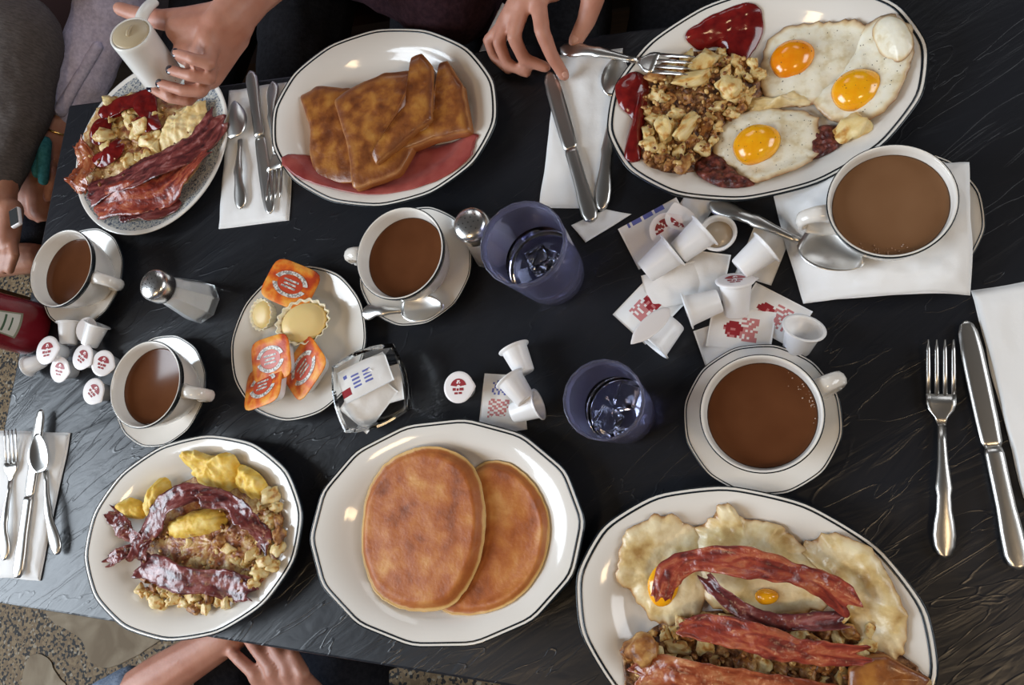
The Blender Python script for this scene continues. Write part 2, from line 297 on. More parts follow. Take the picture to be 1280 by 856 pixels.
# ------------------------------------------------------------------ the setting
fl = box('floor', (-5, -4, -0.1), (4, 4, 0), M['terrazzo']); fl['kind'] = 'structure'
def stone(pts, name='stone'):
    P = catmull([V((x, y, 0)) for x, y in pts], 26, True); c = sum(P, V())/len(P)
    vs_, n = [], len(P)
    for k, (s, z) in enumerate(((1.0, 0.0), (1.0, 0.0015), (0.985, 0.003))):
        for p in P:
            q = c+(p-c)*s; vs_.append((q.x+0.006*nz(q.x*30, q.y*30, 1), q.y+0.006*nz(q.x*30, q.y*30, 5), z))
    fs = grid_faces(3, n, True); fs.append(tuple(2*n+k for k in range(n)))
    return fixn(mesh(name, vs_, fs, M['marble'], fl, smooth=False))
def flr(px, py): p = at(px, py, -T); return (p.x, p.y)
stone([flr(*q) for q in ((57, 767), (100, 796), (113, 827), (134, 834), (172, 820), (196, 803), (240, 770), (150, 730), (80, 735))])
stone([flr(*q) for q in ((33, 826), (52, 817), (65, 827), (69, 838), (84, 860), (70, 885), (30, 880))])
for (x, y, r) in ((-1.95, 0.35, .12), (-2.2, -0.1, .14), (-1.75, -0.75, .11), (-1.2, -1.2, .15), (-2.3, .9, .13), (-0.75, -.95, .1), (-2.6, .4, .12)):
    stone([(x+r*rnd.uniform(.6, 1.1)*math.cos(a*PI/4), y+r*rnd.uniform(.6, 1.1)*math.sin(a*PI/4)) for a in range(8)])

# ------------------------------------------------------------------ table and benches
TX0, TX1, TY0, TY1 = -1.113, 0.50, -0.193, 0.572
tb = thing('dining_table', ((TX0+TX1)/2, (TY0+TY1)/2, 0), 'black slate-textured dining table carrying all the breakfast plates', 'table')
hx, hy = (TX1-TX0)/2, (TY1-TY0)/2
box('tabletop', (-hx, -hy, T-0.032), (hx, hy, T), M['slate'], tb, 0.003)
for sx in (-1, 1):
    o = lathe('pedestal', [(0.0, T-0.032), (0.17, T-0.032), (0.17, T-0.042), (0.04, T-0.05), (0.04, 0.06), (0.06, 0.03), (0.26, 0.018), (0.26, 0), (0, 0)], M['iron'], tb, 24)
    o.location.x = sx*0.42
bn = thing('bench', (-0.5, 1.10, 0), 'dark oxblood vinyl bench seat behind the far side of the table', 'bench')
box('seat', (-1.3, -0.24, 0.36), (1.3, 0.24, 0.46), M['vinyl'], bn, 0.03, 3); box('backrest', (-1.3, 0.24, 0.40), (1.3, 0.34, 0.98), M['vinyl'], bn, 0.03, 3)
box('base', (-1.28, -0.2, 0), (1.28, 0.32, 0.36), M['wood'], bn, 0.005)
def chair(x, y, rz, label):
    c = thing('dining_chair', (x, y, 0), label, 'chair', rz)     # faces +y
    box('seat', (-0.21, -0.21, 0.42), (0.21, 0.21, 0.455), M['vinyl'], c, 0.012)
    for sx in (-1, 1):
        box('leg', (sx*0.19-0.016, 0.16, 0), (sx*0.19+0.016, 0.195, 0.42), M['wood'], c, 0.004)
        box('leg', (sx*0.19-0.016, -0.205, 0), (sx*0.19+0.016, -0.17, 0.95), M['wood'], c, 0.004)
    for z in (0.6, 0.72, 0.85): box('back_slat', (-0.176, -0.2, z), (0.176, -0.178, z+0.06), M['wood'], c, 0.004)

# ------------------------------------------------------------------ plates
PROF = [(0, .006), (.3, .006), (.52, .006), (.62, .0063), (.68, .0078), (.725, .0115), (.77, .0170), (.82, .0222), (.88, .0260), (.94, .0284), (.98, .0292), (.993, .0295), (1.0, .0290), (1.003, .0280), (1.0, .0270),
        (.95, .0240), (.88, .0195), (.80, .0130), (.70, .0045), (.62, .0035), (.60, .0002), (.56, .0), (.54, .0028), (.3, .003), (0, .003)]
FLAT = [(0, .005), (.4, .005), (.60, .005), (.66, .006), (.72, .0095), (.80, .0125), (.88, .0150), (.95, .0175), (.985, .0190), (1.0, .0188), (1.003, .0180), (1.0, .0170), (.9, .0125), (.75, .0065), (.66, .0025), (.62, .0002), (.58, .0), (.56, .002), (.3, .002), (0, .002)]
class Plate:
    def __init__(s, name, label, cat, cx, cy, a, b, ang, prof=PROF, lobes=14, amp=.0045, m='china', zs=1.0, band=True, floral=False, z0=0.0):
        s.c = V((cx, cy)); s.a, s.b, s.ang, s.prof, s.zs, s.z0 = a, b, math.radians(ang), prof, zs, z0
        s.top = [p for i, p in enumerate(prof) if i == 0 or p[0] > prof[i-1][0]]
        r = thing(name, (cx, cy, T+z0), label, cat, s.ang); s.root = r
        def shape(t, rf):
            k = 1+amp*smooth01(.7, 1, rf)*(math.cos(lobes*t)+.12*math.cos(2*lobes*t)) if amp else 1
            return (a*k, b*k)
        P = [(rf, z*zs) for rf, z in prof]
        mats = [M[m]] if not floral else [M['china'], M['floral']]
        lathe('plate_body' if name != 'saucer' else 'saucer_body', P, mats, r, 112, lambda t, i: shape(t, prof[i][0]),
              matf=(lambda i: 1 if prof[i][0] >= .45 and prof[i+1][0] <= .96 and i < 8 else 0) if floral else None)
        if band:
            def zt(rf):
                for (r0, z0_), (r1, z1) in zip(s.top, s.top[1:]):
                    if rf <= r1: return z0_+(z1-z0_)*(rf-r0)/(r1-r0)
                return s.top[-1][1]
            for (r0, r1, dz) in ((.962, .976, .0004), (.994, 1.0045, .0003)):
                ring = [(r0, zt(r0)*zs-.0006), (r0, zt(r0)*zs+dz), (r1, zt(min(r1, 1))*zs+dz)] + ([(r1+.001, .0268*zs), (.999, .0262*zs)] if r1 > 1 and prof is PROF else [(r1, zt(min(r1, 1))*zs-.0006)])
                if r1 > 1 and prof is not PROF: ring = [(r0, zt(.99)*zs), (r0, zt(.99)*zs+dz), (1.0045, zt(1)*zs+dz), (1.0048, .0168*zs), (1.0, .0165*zs)]
                lathe('rim_line', ring, M['band'], r, 112, lambda t, i: shape(t, 1.0))
    def surf(s, x, y):
        d = V((x, y))-s.c; ca, sa = math.cos(-s.ang), math.sin(-s.ang)
        u, v = d.x*ca-d.y*sa, d.x*sa+d.y*ca; rf = math.hypot(u/s.a, v/s.b)
        if rf > 1.0: return T+s.z0+s.top[-1][1]*s.zs
        for (r0, z0), (r1, z1) in zip(s.top, s.top[1:]):
            if rf <= r1: return T+s.z0+(z0+(z1-z0)*(rf-r0)/(r1-r0))*s.zs
        return T+s.z0
toast_p = Plate('oval_platter', 'oval white platter with black rim lines holding French toast', 'plate', -.518, .478, .1675, .1245, 171)
eggs_p = Plate('oval_platter', 'oval white platter holding three sunny-side eggs and home fries', 'plate', -.0455, .459, .1675, .124, -169)
scr_p = Plate('oval_platter', 'oval white platter of scrambled egg, dark bacon and home fries near the table corner', 'plate', -.720, -.072, .1665, .123, -166)
pan_p = Plate('oval_platter', 'oval white platter holding two pancakes', 'plate', -.3775, -.037, .165, .1225, -172, lobes=14, amp=.008)
bac_p = Plate('oval_platter', 'oval white platter of bacon strips and over-easy eggs at the near table edge', 'plate', -.052, -.095, .166, .1245, 171)
flo_p = Plate('floral_plate', 'round plate with speckled blue floral print under ketchup and bacon', 'plate', -.9055, .472, .140, .137, 0, FLAT, 8, .0, zs=1.15, band=False, floral=True)
jam_p = Plate('side_plate', 'small round white side plate holding jam tubs and butter', 'plate', -.606, .179, .101, .101, 0, FLAT, 12, .004, zs=.95)

# ------------------------------------------------------------------ saucers, cups of coffee
CUP = [(0, .004), (.024, .004), (.027, .0), (.030, .0), (.030, .004), (.034, .010), (.043, .024), (.0495, .040), (.0535, .056), (.0555, .068), (.0560, .0715), (.0550, .0725), (.0535, .0715), (.0525, .066), (.0500, .054), (.046, .040), (.039, .024), (.029, .011), (.015, .008), (0, .0075)]
SAUC = [(0, .0055), (.20, .0055), (.40, .0055), (.46, .0065), (.56, .0090), (.72, .0125), (.88, .0165), (.96, .0185), (.99, .0195), (1.0, .0192), (1.003, .0182), (1.0, .0170), (.9, .0135), (.7, .009), (.5, .004), (.46, .0002), (.42, 0), (.40, .003), (0, .003)]
def cup(px, py, hdl, level, label, slabel, cm='coffee', rim=.0777, sx=None, sauc_r=.0765, light='coffee', bub=None):
    p = at(px, py, rim)
    s = Plate('saucer', slabel, 'saucer', (sx or p).x, (sx or p).y, sauc_r, sauc_r, 20, SAUC, 12, .006)
    r = thing('coffee_cup', (p.x, p.y, T+max(rim-.0725, .0058)), label, 'cup', math.radians(hdl))
    lathe('cup_body', CUP, M['china'], r, 64)
    lathe('rim_line', [(.0540, .0655), (.0555, .0652), (.05655, .0710), (.0561, .0721), (.0555, .0723), (.0548, .0712)], M['band'], r, 64)
    hd = tube('handle', [(.0545, 0, .0605), (.066, 0, .0635), (.0785, 0, .056), (.0775, 0, .040), (.062, 0, .025), (.0455, 0, .0225)], lambda t: .0052+.0016*abs(2*t-1)**3, M['china'], r, 10, 26, 1.5)
    # coffee surface
    ri = None
    inn = CUP[12:]
    for (r0, z0), (r1, z1) in zip(inn, inn[1:]):
        if z1 <= level <= z0: ri = r1+(r0-r1)*(level-z1)/(z0-z1)
    c = lathe('coffee', [(0, level-.004), (ri-.004, level-.004), (ri-.0003, level), (ri-.0016, level-.0004), (0, level-.0005)], M[cm], r, 48)
    c['label'] = 'milky brown coffee'
    if bub:
        bm = bmesh.new()
        for k in range(26):
            a = math.radians(bub-hdl+rnd.gauss(0, 16)); rr = ri-.002-abs(rnd.gauss(0, .0045)); s_ = rnd.uniform(.0004, .0011)
            g = bmesh.ops.create_icosphere(bm, subdivisions=1, radius=s_); bmesh.ops.translate(bm, verts=g['verts'], vec=(rr*math.cos(a), rr*math.sin(a), level-.0003))
        me = bpy.data.meshes.new('froth'); bm.to_mesh(me); bm.free(); me.materials.append(M['foam']); o = bpy.data.objects.new('froth', me); link(o, c); o['kind'] = 'stuff'
    return r, s
def xy(px, py): p = at(px, py, .012); return V((p.x, p.y))
cup(76, 335, -12, .052, 'white cup of coffee at the table end next to the ketchup bottle', 'white black-lined saucer under the cup at the table end', 'coffee', sx=xy(107, 349))
cup(181, 480, -6, .055, 'white cup of coffee beside the lidded creamers and above the scramble platter', 'white black-lined saucer touching the scramble platter', 'coffee', sx=xy(204, 489))
cup(499, 316, 176, .054, 'white cup of coffee just below the French toast platter', 'white black-lined saucer with a spoon below the French toast', 'coffee', sx=xy(521, 334))
cup(951, 516, 28, .058, 'white cup of frothy coffee above the bacon platter', 'white black-lined saucer above the bacon platter', 'coffee', sx=xy(951, 524), bub=20)
E_cup, E_s = cup(1114, 250, 186, .060, 'large white cup of pale coffee standing on the crumpled napkin', 'white black-lined saucer partly hidden by the crumpled napkin', 'coffee_light', rim=.0835, sx=xy(1124, 277), sauc_r=.0745, bub=-95)

# ------------------------------------------------------------------ cutlery (built along +x from the handle end, lying on z = 0)
def ribbon(name, stations, m, parent, th=.0022, cross=7, camber=0.0):
    """stations: (x, half width, z, cup depth)"""
    st = stations; vs_ = []; n = len(st)
    for side in (1, -1):
        for (x, hw, z, dep) in st:
            for j in range(cross):
                v = 2*j/(cross-1)-1
                zz = z+dep*(v*v)-dep*.0+camber*(1-v*v)*(1 if side > 0 else .3)
                vs_.append((x, hw*v, zz+(th/2 if side > 0 else -th/2)*(1-.35*v**4)))
    fs = grid_faces(n, cross); fs += grid_faces(n, cross, off=n*cross, flip=True)
    o = n*cross
    for i in range(n-1):
        fs.append((i*cross, (i+1)*cross, o+(i+1)*cross, o+i*cross)[::-1]); e = cross-1
        fs.append((i*cross+e, (i+1)*cross+e, o+(i+1)*cross+e, o+i*cross+e))
    for j in range(cross-1):
        fs.append((j, j+1, o+j+1, o+j)); b = (n-1)*cross; fs.append((b+j, b+j+1, o+b+j+1, o+b+j)[::-1])
    return fixn(mesh(name, vs_, fs, m, parent))
HAND = [(0, .002), (.003, .0062), (.010, .0090), (.020, .0098), (.030, .0088), (.042, .0066), (.055, .0060), (.062, .0072), (.068, .0064), (.085, .0046), (.105, .0038), (.120, .0036)]
def handle_st(L0, arch=.006):
    k = L0/.120
    return [(x*k, w, .003+arch*math.sin(PI*min(1, x/.120))**2*.9, -.0004) for x, w in HAND]
def aim(name, a, b, label, cat, group=None):
    """a thing lying from point a (handle end) to point b"""
    o = thing(name, a, label, cat, group=group); d = b-a
    o.rotation_mode = 'QUATERNION'
    z = V((0, 0, 1)); x = d.normalized(); y = z.cross(x).normalized(); z = x.cross(y)
    o.rotation_quaternion = Matrix((x, y, z)).transposed().to_quaternion(); return o, d.length
def fork(a, b, label, m='steel'):
    r, L = aim('fork', a, b, label, 'fork'); mm = M[m]; hl = L*.60
    ribbon('handle', handle_st(hl), mm, r, .0026, 7, .0012)
    h0 = hl; hw = .0128
    ribbon('head', [(h0, .0036, .003, 0), (h0+L*.035, .0055, .0025, 0), (h0+L*.07, .0110, .0022, .001), (h0+L*.10, hw, .0022, .0015), (h0+L*.145, hw, .0030, .0015)], mm, r, .0018)
    for k in range(4):
        y = (-.0108+.0072*k); x0 = h0+L*.138; x1 = L
        o = ribbon('tine', [(x0, .0020, .0032, 0), (x0+(x1-x0)*.4, .00185, .0060, 0), (x0+(x1-x0)*.8, .0016, .0085, 0), (x1, .0006, .0095, 0)], mm, r, .0016, 3)
        o.location.y = y
    return r
def knife(a, b, label, m='steel'):
    r, L = aim('table_knife', a, b, label, 'knife'); mm = M[m]; hl = L*.47
    k = hl/.1
    ribbon('handle', [(0, .003, .004, 0), (.004*k, .0078, .004, 0), (.012*k, .0098, .004, 0), (.03*k, .0094, .004, 0), (.05*k, .0080, .004, 0), (.07*k, .0078, .004, 0), (.095*k, .0080, .004, 0), (hl, .0068, .004, 0)], mm, r, .0050, 7, .001)
    bl = []
    for q, w in ((0, .0066), (.05, .0088), (.2, .0096), (.5, .0100), (.75, .0098), (.9, .0085), (.97, .0058), (1, .0015)): bl.append((hl+(L-hl)*q, w, .0035, 0))
    o = ribbon('blade', bl, mm, r, .0016, 5); return r
def spoon(a, b, label, m='steel', flip=False, size=1.0):
    r, L = aim('spoon', a, b, label, 'spoon'); mm = M[m]; bl = .058*size; hl = L-bl
    ribbon('handle', handle_st(hl), mm, r, .0026, 7, .0012)
    st = []
    sg = -1 if flip else 1
    for k in range(13):
        q = k/12; w = .0185*size*math.sin(PI*(.06+.94*q**.85))**.62 if q < 1 else .0012
        w = max(w, .0034); d = .0075*math.sin(PI*min(1, q*1.02))
        st.append((hl-.002+bl*q, w if k < 12 else .002, .003+(.006 if flip else 0)-sg*d*.55+.0015+.004, sg*d))
    ribbon('bowl', st, mm, r, .0015, 11); return r
fork(at(1180, 697, .003), at(1174, 427, .003), 'steel fork lying alone on bare black table at right')
knife(at(1273, 712, .003), at(1206, 402, .003), 'steel knife lying against the right-hand napkin')
def napkin(corners, label, layers=2, amp=.0025, seed=0, z0=0.0008, name='paper_napkin', m='paper', nn=34, hf=None, curl=0.0):
    """corners (4 pixels or points, clockwise); folded paper in layers"""
    P = [at(*c) if len(c) == 2 else (at(*c) if not isinstance(c, V) else c) for c in corners]
    c = sum(P, V())/4; r = thing(name, (c.x, c.y, T+z0), label, 'napkin')
    for L in range(layers):
        vs_ = []; sh = 1-.012*L
        tops = []
        for i in range(nn):
            for j in range(nn):
                u, v = i/(nn-1), j/(nn-1)
                p = P[0]*(1-u)*(1-v)+P[1]*u*(1-v)+P[2]*u*v+P[3]*(1-u)*v
                d = (p-c)*sh; z = .0013*L+amp*(.5+.5*nz(p.x*26+seed, p.y*26, 3))+amp*.5*(.5+.5*nz(p.x*70+seed, p.y*70, 8)) if L == layers-1 else .0013*L
                e = min(u, 1-u, v, 1-v); z *= .35+.65*smooth01(0, .08, e)
                w_ = .0022*nz(p.x*22+L*7+seed, p.y*22, 4)
                if hf: z += max(0.0, hf(p.x, p.y)-(T+z0))
                z += curl*max(0, (v-.7)/.3)**2
                tops.append((d.x+w_, d.y+w_, z+.0011+(p.z-T)))
        vs_ = tops+[(x, y, z-.0010) for x, y, z in tops]
        n = nn*nn; fs = grid_faces(nn, nn)+grid_faces(nn, nn, off=n, flip=True)
        for i in range(nn-1):
            for (a, b) in ((i, i+1), ((nn-1)*nn+i+1, (nn-1)*nn+i), ((i+1)*nn, i*nn), (i*nn+nn-1, (i+1)*nn+nn-1)):
                fs.append((a, b, n+b, n+a)[::-1])
        fixn(mesh('napkin_layer', vs_, fs, M[m], r))
    return r
napkin([(1214, 363), (1290, 351), (1300, 655), (1279, 622)], 'white folded paper napkin at the right edge beside the knife', 3, .004, 11)
# the napkin under the large cup drapes over the saucer
def over_saucer(x, y):
    s = E_s; d = math.hypot(x-s.c.x, y-s.c.y)
    return T+max(0, .0225*smooth01(.125, .072, d)) if d > .06 else T+.0225*smooth01(.02, .074, d)*.8+.007
napkin([(962, 232), (1206, 214), (1211, 372), (1004, 380)], 'crumpled white napkin under the large coffee cup', 2, .006, 23, .0014, hf=over_saucer, nn=48)
napkin([(699, 70), (778, 62), (757, 262), (675, 259)], 'creamy paper napkin under the knife below the pressing hand', 2, .003, 31)
napkin([(714, 283), (758, 262), (790, 268), (733, 303)], 'small white paper scrap under the tip of the knife handle', 1, .002, 37)
napkin([(287, 114), (372, 101), (362, 276), (275, 286)], 'tan-lit paper napkin under cutlery between floral plate and French toast', 2, .0035, 41)
napkin([(-4, 538), (89, 541), (51, 726), (-6, 722)], 'white paper napkin under cutlery at the left table end', 3, .003, 47)
# left-hand set: fork, knife, spoon on the napkin
fork(at(8, 700, .007), at(20, 538, .007), 'steel fork on the napkin at the left table end')
knife(at(25, 722, .007), at(54, 512, .007), 'steel knife between fork and spoon on the left-end napkin')
spoon(at(74, 693, .005), at(52, 541, .007), 'steel spoon hanging off the napkin at the left table end', size=1.0)
# top-left set
spoon(at(303, 262, .007), at(301, 131, .007), 'steel spoon beside the floral plate on the tan-lit napkin', flip=True)
knife(at(316, 92, .007), at(340, 268, .007), 'steel knife across the middle of the tan-lit napkin')
fork(at(343, 104, .007), at(347, 252, .007), 'steel fork on the tan-lit napkin against the French toast platter')
# upper middle: knife on its napkin, spoon mostly under the egg platter
knife(at(741, 279, .005), at(687, 92, .009), 'steel knife under the fingertips of the pressing hand')
spoon(at(752, 264, .005), at(775, 72, .007), 'steel spoon half under the edge of the fried-egg platter', size=.9)
fork(at(702, 62, .022), at(866, 88, .036), 'steel fork resting its tines on the fried-egg platter')
# spoons on saucers
spoon(at(888, 256, .006), at(1082, 336, .030), 'steel spoon on the crumpled napkin beside the large cup', size=1.15)
spoon(at(455, 392, .022), at(560, 385, .019), 'steel spoon on the saucer below the French toast', size=.95)

# ------------------------------------------------------------------ shakers, tumblers, glass dish, ketchup bottle
def shaker(px, py, h, label, filled=True):
    p = at(px, py, h); r = thing('glass_shaker', (p.x, p.y, T), label, 'shaker', rnd.uniform(0, .6))
    lathe('glass_body', [(0, .002), (.024, .0), (.0305, .003), (.0295, .012), (.0240, .04), (.0178, h-.026), (.0168, h-.024), (.0158, h-.028), (.0222, .04), (.0275, .013), (.025, .0065), (0, .006)], M['shaker_glass'], r, 8, smooth=False)
    if filled: lathe('salt_fill', [(0, .0064), (.0246, .0068), (.0272, .0133), (.0219, .040), (.0172, h*.66), (0, h*.66+.004)], M['salt'], r, 8, smooth=False)
    lid = lathe('chrome_lid', [(.0180, h-.026), (.0200, h-.025), (.0212, h-.022), (.0212, h-.010), (.0200, h-.005), (.0165, h-.0015), (.010, h+.0002), (0, h+.0008)], M['chrome'], r, 32)
    bm = bmesh.new()
    for (x, y) in [(0, 0)]+[(.0065*math.cos(k*PI/3), .0065*math.sin(k*PI/3)) for k in range(6)]+[(.0118*math.cos(k*PI/4), .0118*math.sin(k*PI/4)) for k in range(8)]:
        g = bmesh.ops.create_icosphere(bm, subdivisions=1, radius=.0010); bmesh.ops.translate(bm, verts=g['verts'], vec=(x, y, h+.0004-.0006*(math.hypot(x, y)/.009)**2.2))
    me = bpy.data.meshes.new('holes'); bm.to_mesh(me); bm.free(); me.materials.append(M['hole']); link(bpy.data.objects.new('holes', me), lid)
shaker(187, 354, .098, 'faceted glass salt shaker below the floral plate, salt inside')
shaker(585, 278, .085, 'chrome-topped glass shaker beside the blue tumbler', True)
def tumbler(px, py, h, rpx, label, water):
    p = at(px, py, h); q = at(px-rpx, py, h); R_ = (p-q).length; Rb = R_*.80
    r = thing('blue_tumbler', (p.x, p.y, T), label, 'glass')
    def rr(z): return Rb+(R_-Rb)*(z/h)**.9
    pr = [(0, .003), (Rb*.8, .003), (Rb*.9, 0), (Rb*.97, .001)]+[(rr(h*k/8), h*k/8) for k in range(1, 8)]+[(R_, h-.0012), (R_-.0012, h), (R_-.0024, h-.0012)]+[(rr(h*k/8)-.0026, h*k/8) for k in range(7, 1, -1)]+[(rr(h*.13)-.004, h*.13), (Rb*.7, .010), (0, .009)]
    lathe('tumbler_wall', pr, M['glass_blue'], r, 20)
    lathe('water', [(0, .0098), (Rb*.68, .0108)]+[(rr(h*.15)-.0058, h*.15)]+[(rr(h*k/8)-.0032, h*k/8) for k in range(2, int(8*water)+1)]+[(0, h*int(8*water)/8)], M['water'], r, 40)
    for k in range(3):
        ic = box('ice_cube', (-.012, -.012, -.010), (.012, .012, .010), M['glass'], r, .003)
        ic.location = (rnd.uniform(-.015, .015), rnd.uniform(-.015, .015), h*int(8*water)/8-.006); ic.rotation_euler = (rnd.uniform(-.3, .3), rnd.uniform(-.3, .3), rnd.uniform(0, 3))
tumbler(652, 303, .12, 52, 'blue-tinted plastic tumbler of water beside the chrome-topped shaker', .5)
tumbler(753, 499, .12, 50, 'blue-tinted plastic tumbler of water between pancakes and the frothy coffee', .5)
p = at(471, 488, .02); sd = thing('glass_dish', (p.x, p.y, T), 'square faceted clear glass dish holding sugar packets', 'dish', .35)
def sq(t, i): k = 1/max(abs(math.cos(t)), abs(math.sin(t)))**.55; return (k, k)
lathe('dish_wall', [(0, .003), (.030, .003), (.033, 0), (.037, .002), (.043, .018), (.049, .036), (.0495, .039), (.047, .040), (.0445, .038), (.039, .020), (.033, .009), (0, .007)], M['glass'], sd, 24, sq, smooth=False)
p = at(62, 406, .006); kb = thing('ketchup_bottle', (p.x-.033, p.y-.006, T), 'dark red ketchup squeeze bottle with cream label at the table end', 'bottle', math.radians(-12))
lathe('bottle_body', [(0, 0), (.030, 0), (.0345, .003), (.0360, .010), (.0355, .035), (.0345, .065), (.0350, .095), (.0340, .120), (.028, .142), (.018, .156), (.0165, .160), (0, .160)], M['bottle_red'], kb, 40, lambda t, i: (.92, 1.12))
lathe('cap', [(.0155, .160), (.021, .160), (.022, .162), (.0215, .178), (.014, .184), (.006, .196), (0, .196)], M['label'], kb, 32)
def wrap(name, poly_fn, m, off, parent, n=(20, 16), a0=-.62, a1=.62, z0=.050, z1=.114):
    vs_ = []; fs = []
    def rad(z):
        P = [(.0355, .035), (.0345, .065), (.0350, .095), (.0340, .120)]
        for (r0, y0), (r1, y1) in zip(P, P[1:]):
            if z <= y1: return r0+(r1-r0)*(z-y0)/(y1-y0)
        return .034
    for i in range(n[1]+1):
        v = i/n[1]
        lo, hi = poly_fn(v)
        for j in range(n[0]+1):
            u = lo+(hi-lo)*j/n[0]; t = a0+(a1-a0)*u; z = z0+(z1-z0)*v; r_ = rad(z)+off
            vs_.append((r_*.92*math.cos(t), r_*1.12*math.sin(t), z))
    return mesh(name, vs_, grid_faces(n[1]+1, n[0]+1), m, parent)
key = lambda v: (.10+.16*v, .90-.16*v) if v < .86 else (.16+.6*(v-.86)/.14*.5, .84-.6*(v-.86)/.14*.5)
lb = wrap('label', key, M['label_rim'], .0006, kb)
wrap('label_face', key, M['label'], .0010, lb, a0=-.53, a1=.53, z0=.054, z1=.110)
wrap('tomato_mark', lambda v: (.5-.5*math.sin(PI*v)**.5, .5+.5*math.sin(PI*v)**.5), M['red'], .0014, lb, (8, 8), -.12, .12, .086, .099)
wrap('label_line', lambda v: (0, 1), M['green'], .0014, lb, (8, 2), -.30, .30, .074, .0775)
wrap('label_line', lambda v: (0, 1), M['green'], .0014, lb, (8, 2), -.24, .24, .064, .0665)

# ------------------------------------------------------------------ creamers, sugar packets, jam tubs, butter
def creamer_parts(r, lid=True, mark=True, open_=False, peel=False):
    lathe('creamer_cup', [(0, .0006), (.0105, 0), (.0115, .001), (.0150, .021), (.0156, .0225), (.0182, .0230), (.0184, .0238), (.0160, .0240), (.0146, .0225), (.0110, .0022), (0, .0018)], M['plastic'], r, 32)
    if lid or peel:
        me_ = [(0, .0246), (.0155, .0246), (.0184, .0243), (.0186, .0240), (.0183, .0238), (0, .0241)]
        l = lathe('lid', me_, M['foil'], r, 32, lambda t, i: (1+.16*max(0, math.cos(t))**30, 1))
        if peel:
            l.rotation_euler = (0, math.radians(-115), 0); l.location = (-.032, 0, .028); l.scale = (1, .5, 1)
        if mark:
            vs_, fs = [], []
            for i in range(5):                      # a red fan with lettering under it
                for k in range(13):
                    t = PI*.06+PI*.88*k/12; rr = .0022+(.0100-.0022)*i/4; vs_.append((rr*math.cos(t), .0005+rr*math.sin(t)*.95, .02485))
            fs += grid_faces(5, 13, flip=True); fm = [0]*len(fs)
            for i in range(4):
                for k in range(12):
                    if i in (1, 2) and k in (4, 5, 6, 7) and (i+k) % 3: fm[i*12+k] = 1
            for (x, y, w_, h_) in ((-.0072, -.0040, .0040, .0032), (-.0022, -.0042, .0026, .0028), (.0014, -.0040, .0052, .0032), (-.0050, -.0082, .0044, .0024), (.0004, -.0080, .0042, .0024)):
                b = len(vs_); vs_ += [(x, y, .02485), (x+w_, y, .02485), (x+w_, y+h_, .02485), (x, y+h_, .02485)]; fs.append((b, b+1, b+2, b+3)); fm.append(0)
            mesh('lid_print', vs_, fs, [M['red'], M['foil']], l, False, fm)
    if open_: lathe('cream', [(0, .017), (.0138, .017), (.0137, .0182), (0, .0182)], mats_cream, r, 24)
mats_cream = mat('cream', (0.55, 0.45, 0.34), 0.2)
def creamer(px, py, h, rot, label, lid=True, mark=True, open_=False, peel=False, group=None, z=0.0005, s=1.0):
    """px, py: where the point h above the base shows; rot (tilt x, tilt y, turn) in degrees"""
    p = at(px, py, h+z); r = thing('creamer_cup_pot', (p.x, p.y, T+z), label, 'creamer', group=group); r.name = 'creamer'
    r.rotation_euler = Euler([math.radians(a) for a in rot]); r.scale = (s, s, s); creamer_parts(r, lid, mark, open_, peel); return r
def lying(px, py, ang, label, lid=False, mark=False, z=.0, s=1.0, peel=False, lift=-4):
    """a creamer on its side, its rim pointing along ang (degrees, scene plane)"""
    p = at(px, py, .012+z); r = thing('creamer', (p.x, p.y, T+z+.0185*s), label, 'creamer'); r.scale = (s, s, s*1.38)
    r.rotation_euler = Euler((0, math.radians(90+lift), math.radians(ang))); creamer_parts(r, lid, mark, False, peel)
    r.location -= V((math.cos(math.radians(ang)), math.sin(math.radians(ang)), 0))*.0165*s; return r
def tilted(px, py, z, rot, label, s):
    """a leaning creamer by the middle of its lid, z above the table"""
    p = at(px, py, z); e = Euler([math.radians(a) for a in rot]); ax = e.to_matrix() @ V((0, 0, 1))
    r = thing('creamer', p-ax*.0246*s*1.5, label, 'creamer'); r.rotation_euler = e; r.scale = (s, s, s*1.5); creamer_parts(r); return r
# row of lidded creamers by the ketchup bottle
creamer(61, 438, .0246, (0, 0, 8), 'red-printed lidded creamer touching the ketchup bottle', s=1.12, z=.012)
creamer(103, 446, .0246, (0, 0, -30), 'red-printed lidded creamer, middle one of the row by the ketchup bottle', z=.004)
creamer(126, 453, .0246, (0, 8, -14), 'red-printed lidded creamer next to the lower left coffee cup')
creamer(116, 488, .0246, (0, 4, -40), 'red-printed lidded creamer standing apart on bare slate by the lower left cup')
creamer(75, 459, .0246, (8, 0, -10), 'low lidded creamer in front of the row by the ketchup bottle', z=.0003)
lying(48, 455, 200, 'empty white creamer lying under the ketchup bottle', s=.85)
lying(92, 418, 95, 'empty creamer lying against the saucer at the table end, left one')
lying(122, 420, 70, 'empty creamer lying against the saucer at the table end, right one')
creamer(107, 410, .0246, (6, 4, 0), 'unprinted white creamer between two empties below the table-end saucer', mark=False)
# middle of the table
creamer(573, 482, .0246, (4, 0, 4), 'red-printed lidded creamer standing alone above the pancakes')
lying(650, 488, 130, 'white creamer lying bottom up beside the sugar packet above the pancakes', z=.012)
lying(652, 452, 118, 'tipped creamer with red lid left of the lower tumbler', lid=True, mark=True)
lying(660, 512, 20, 'white creamer lying just above the pancake platter')
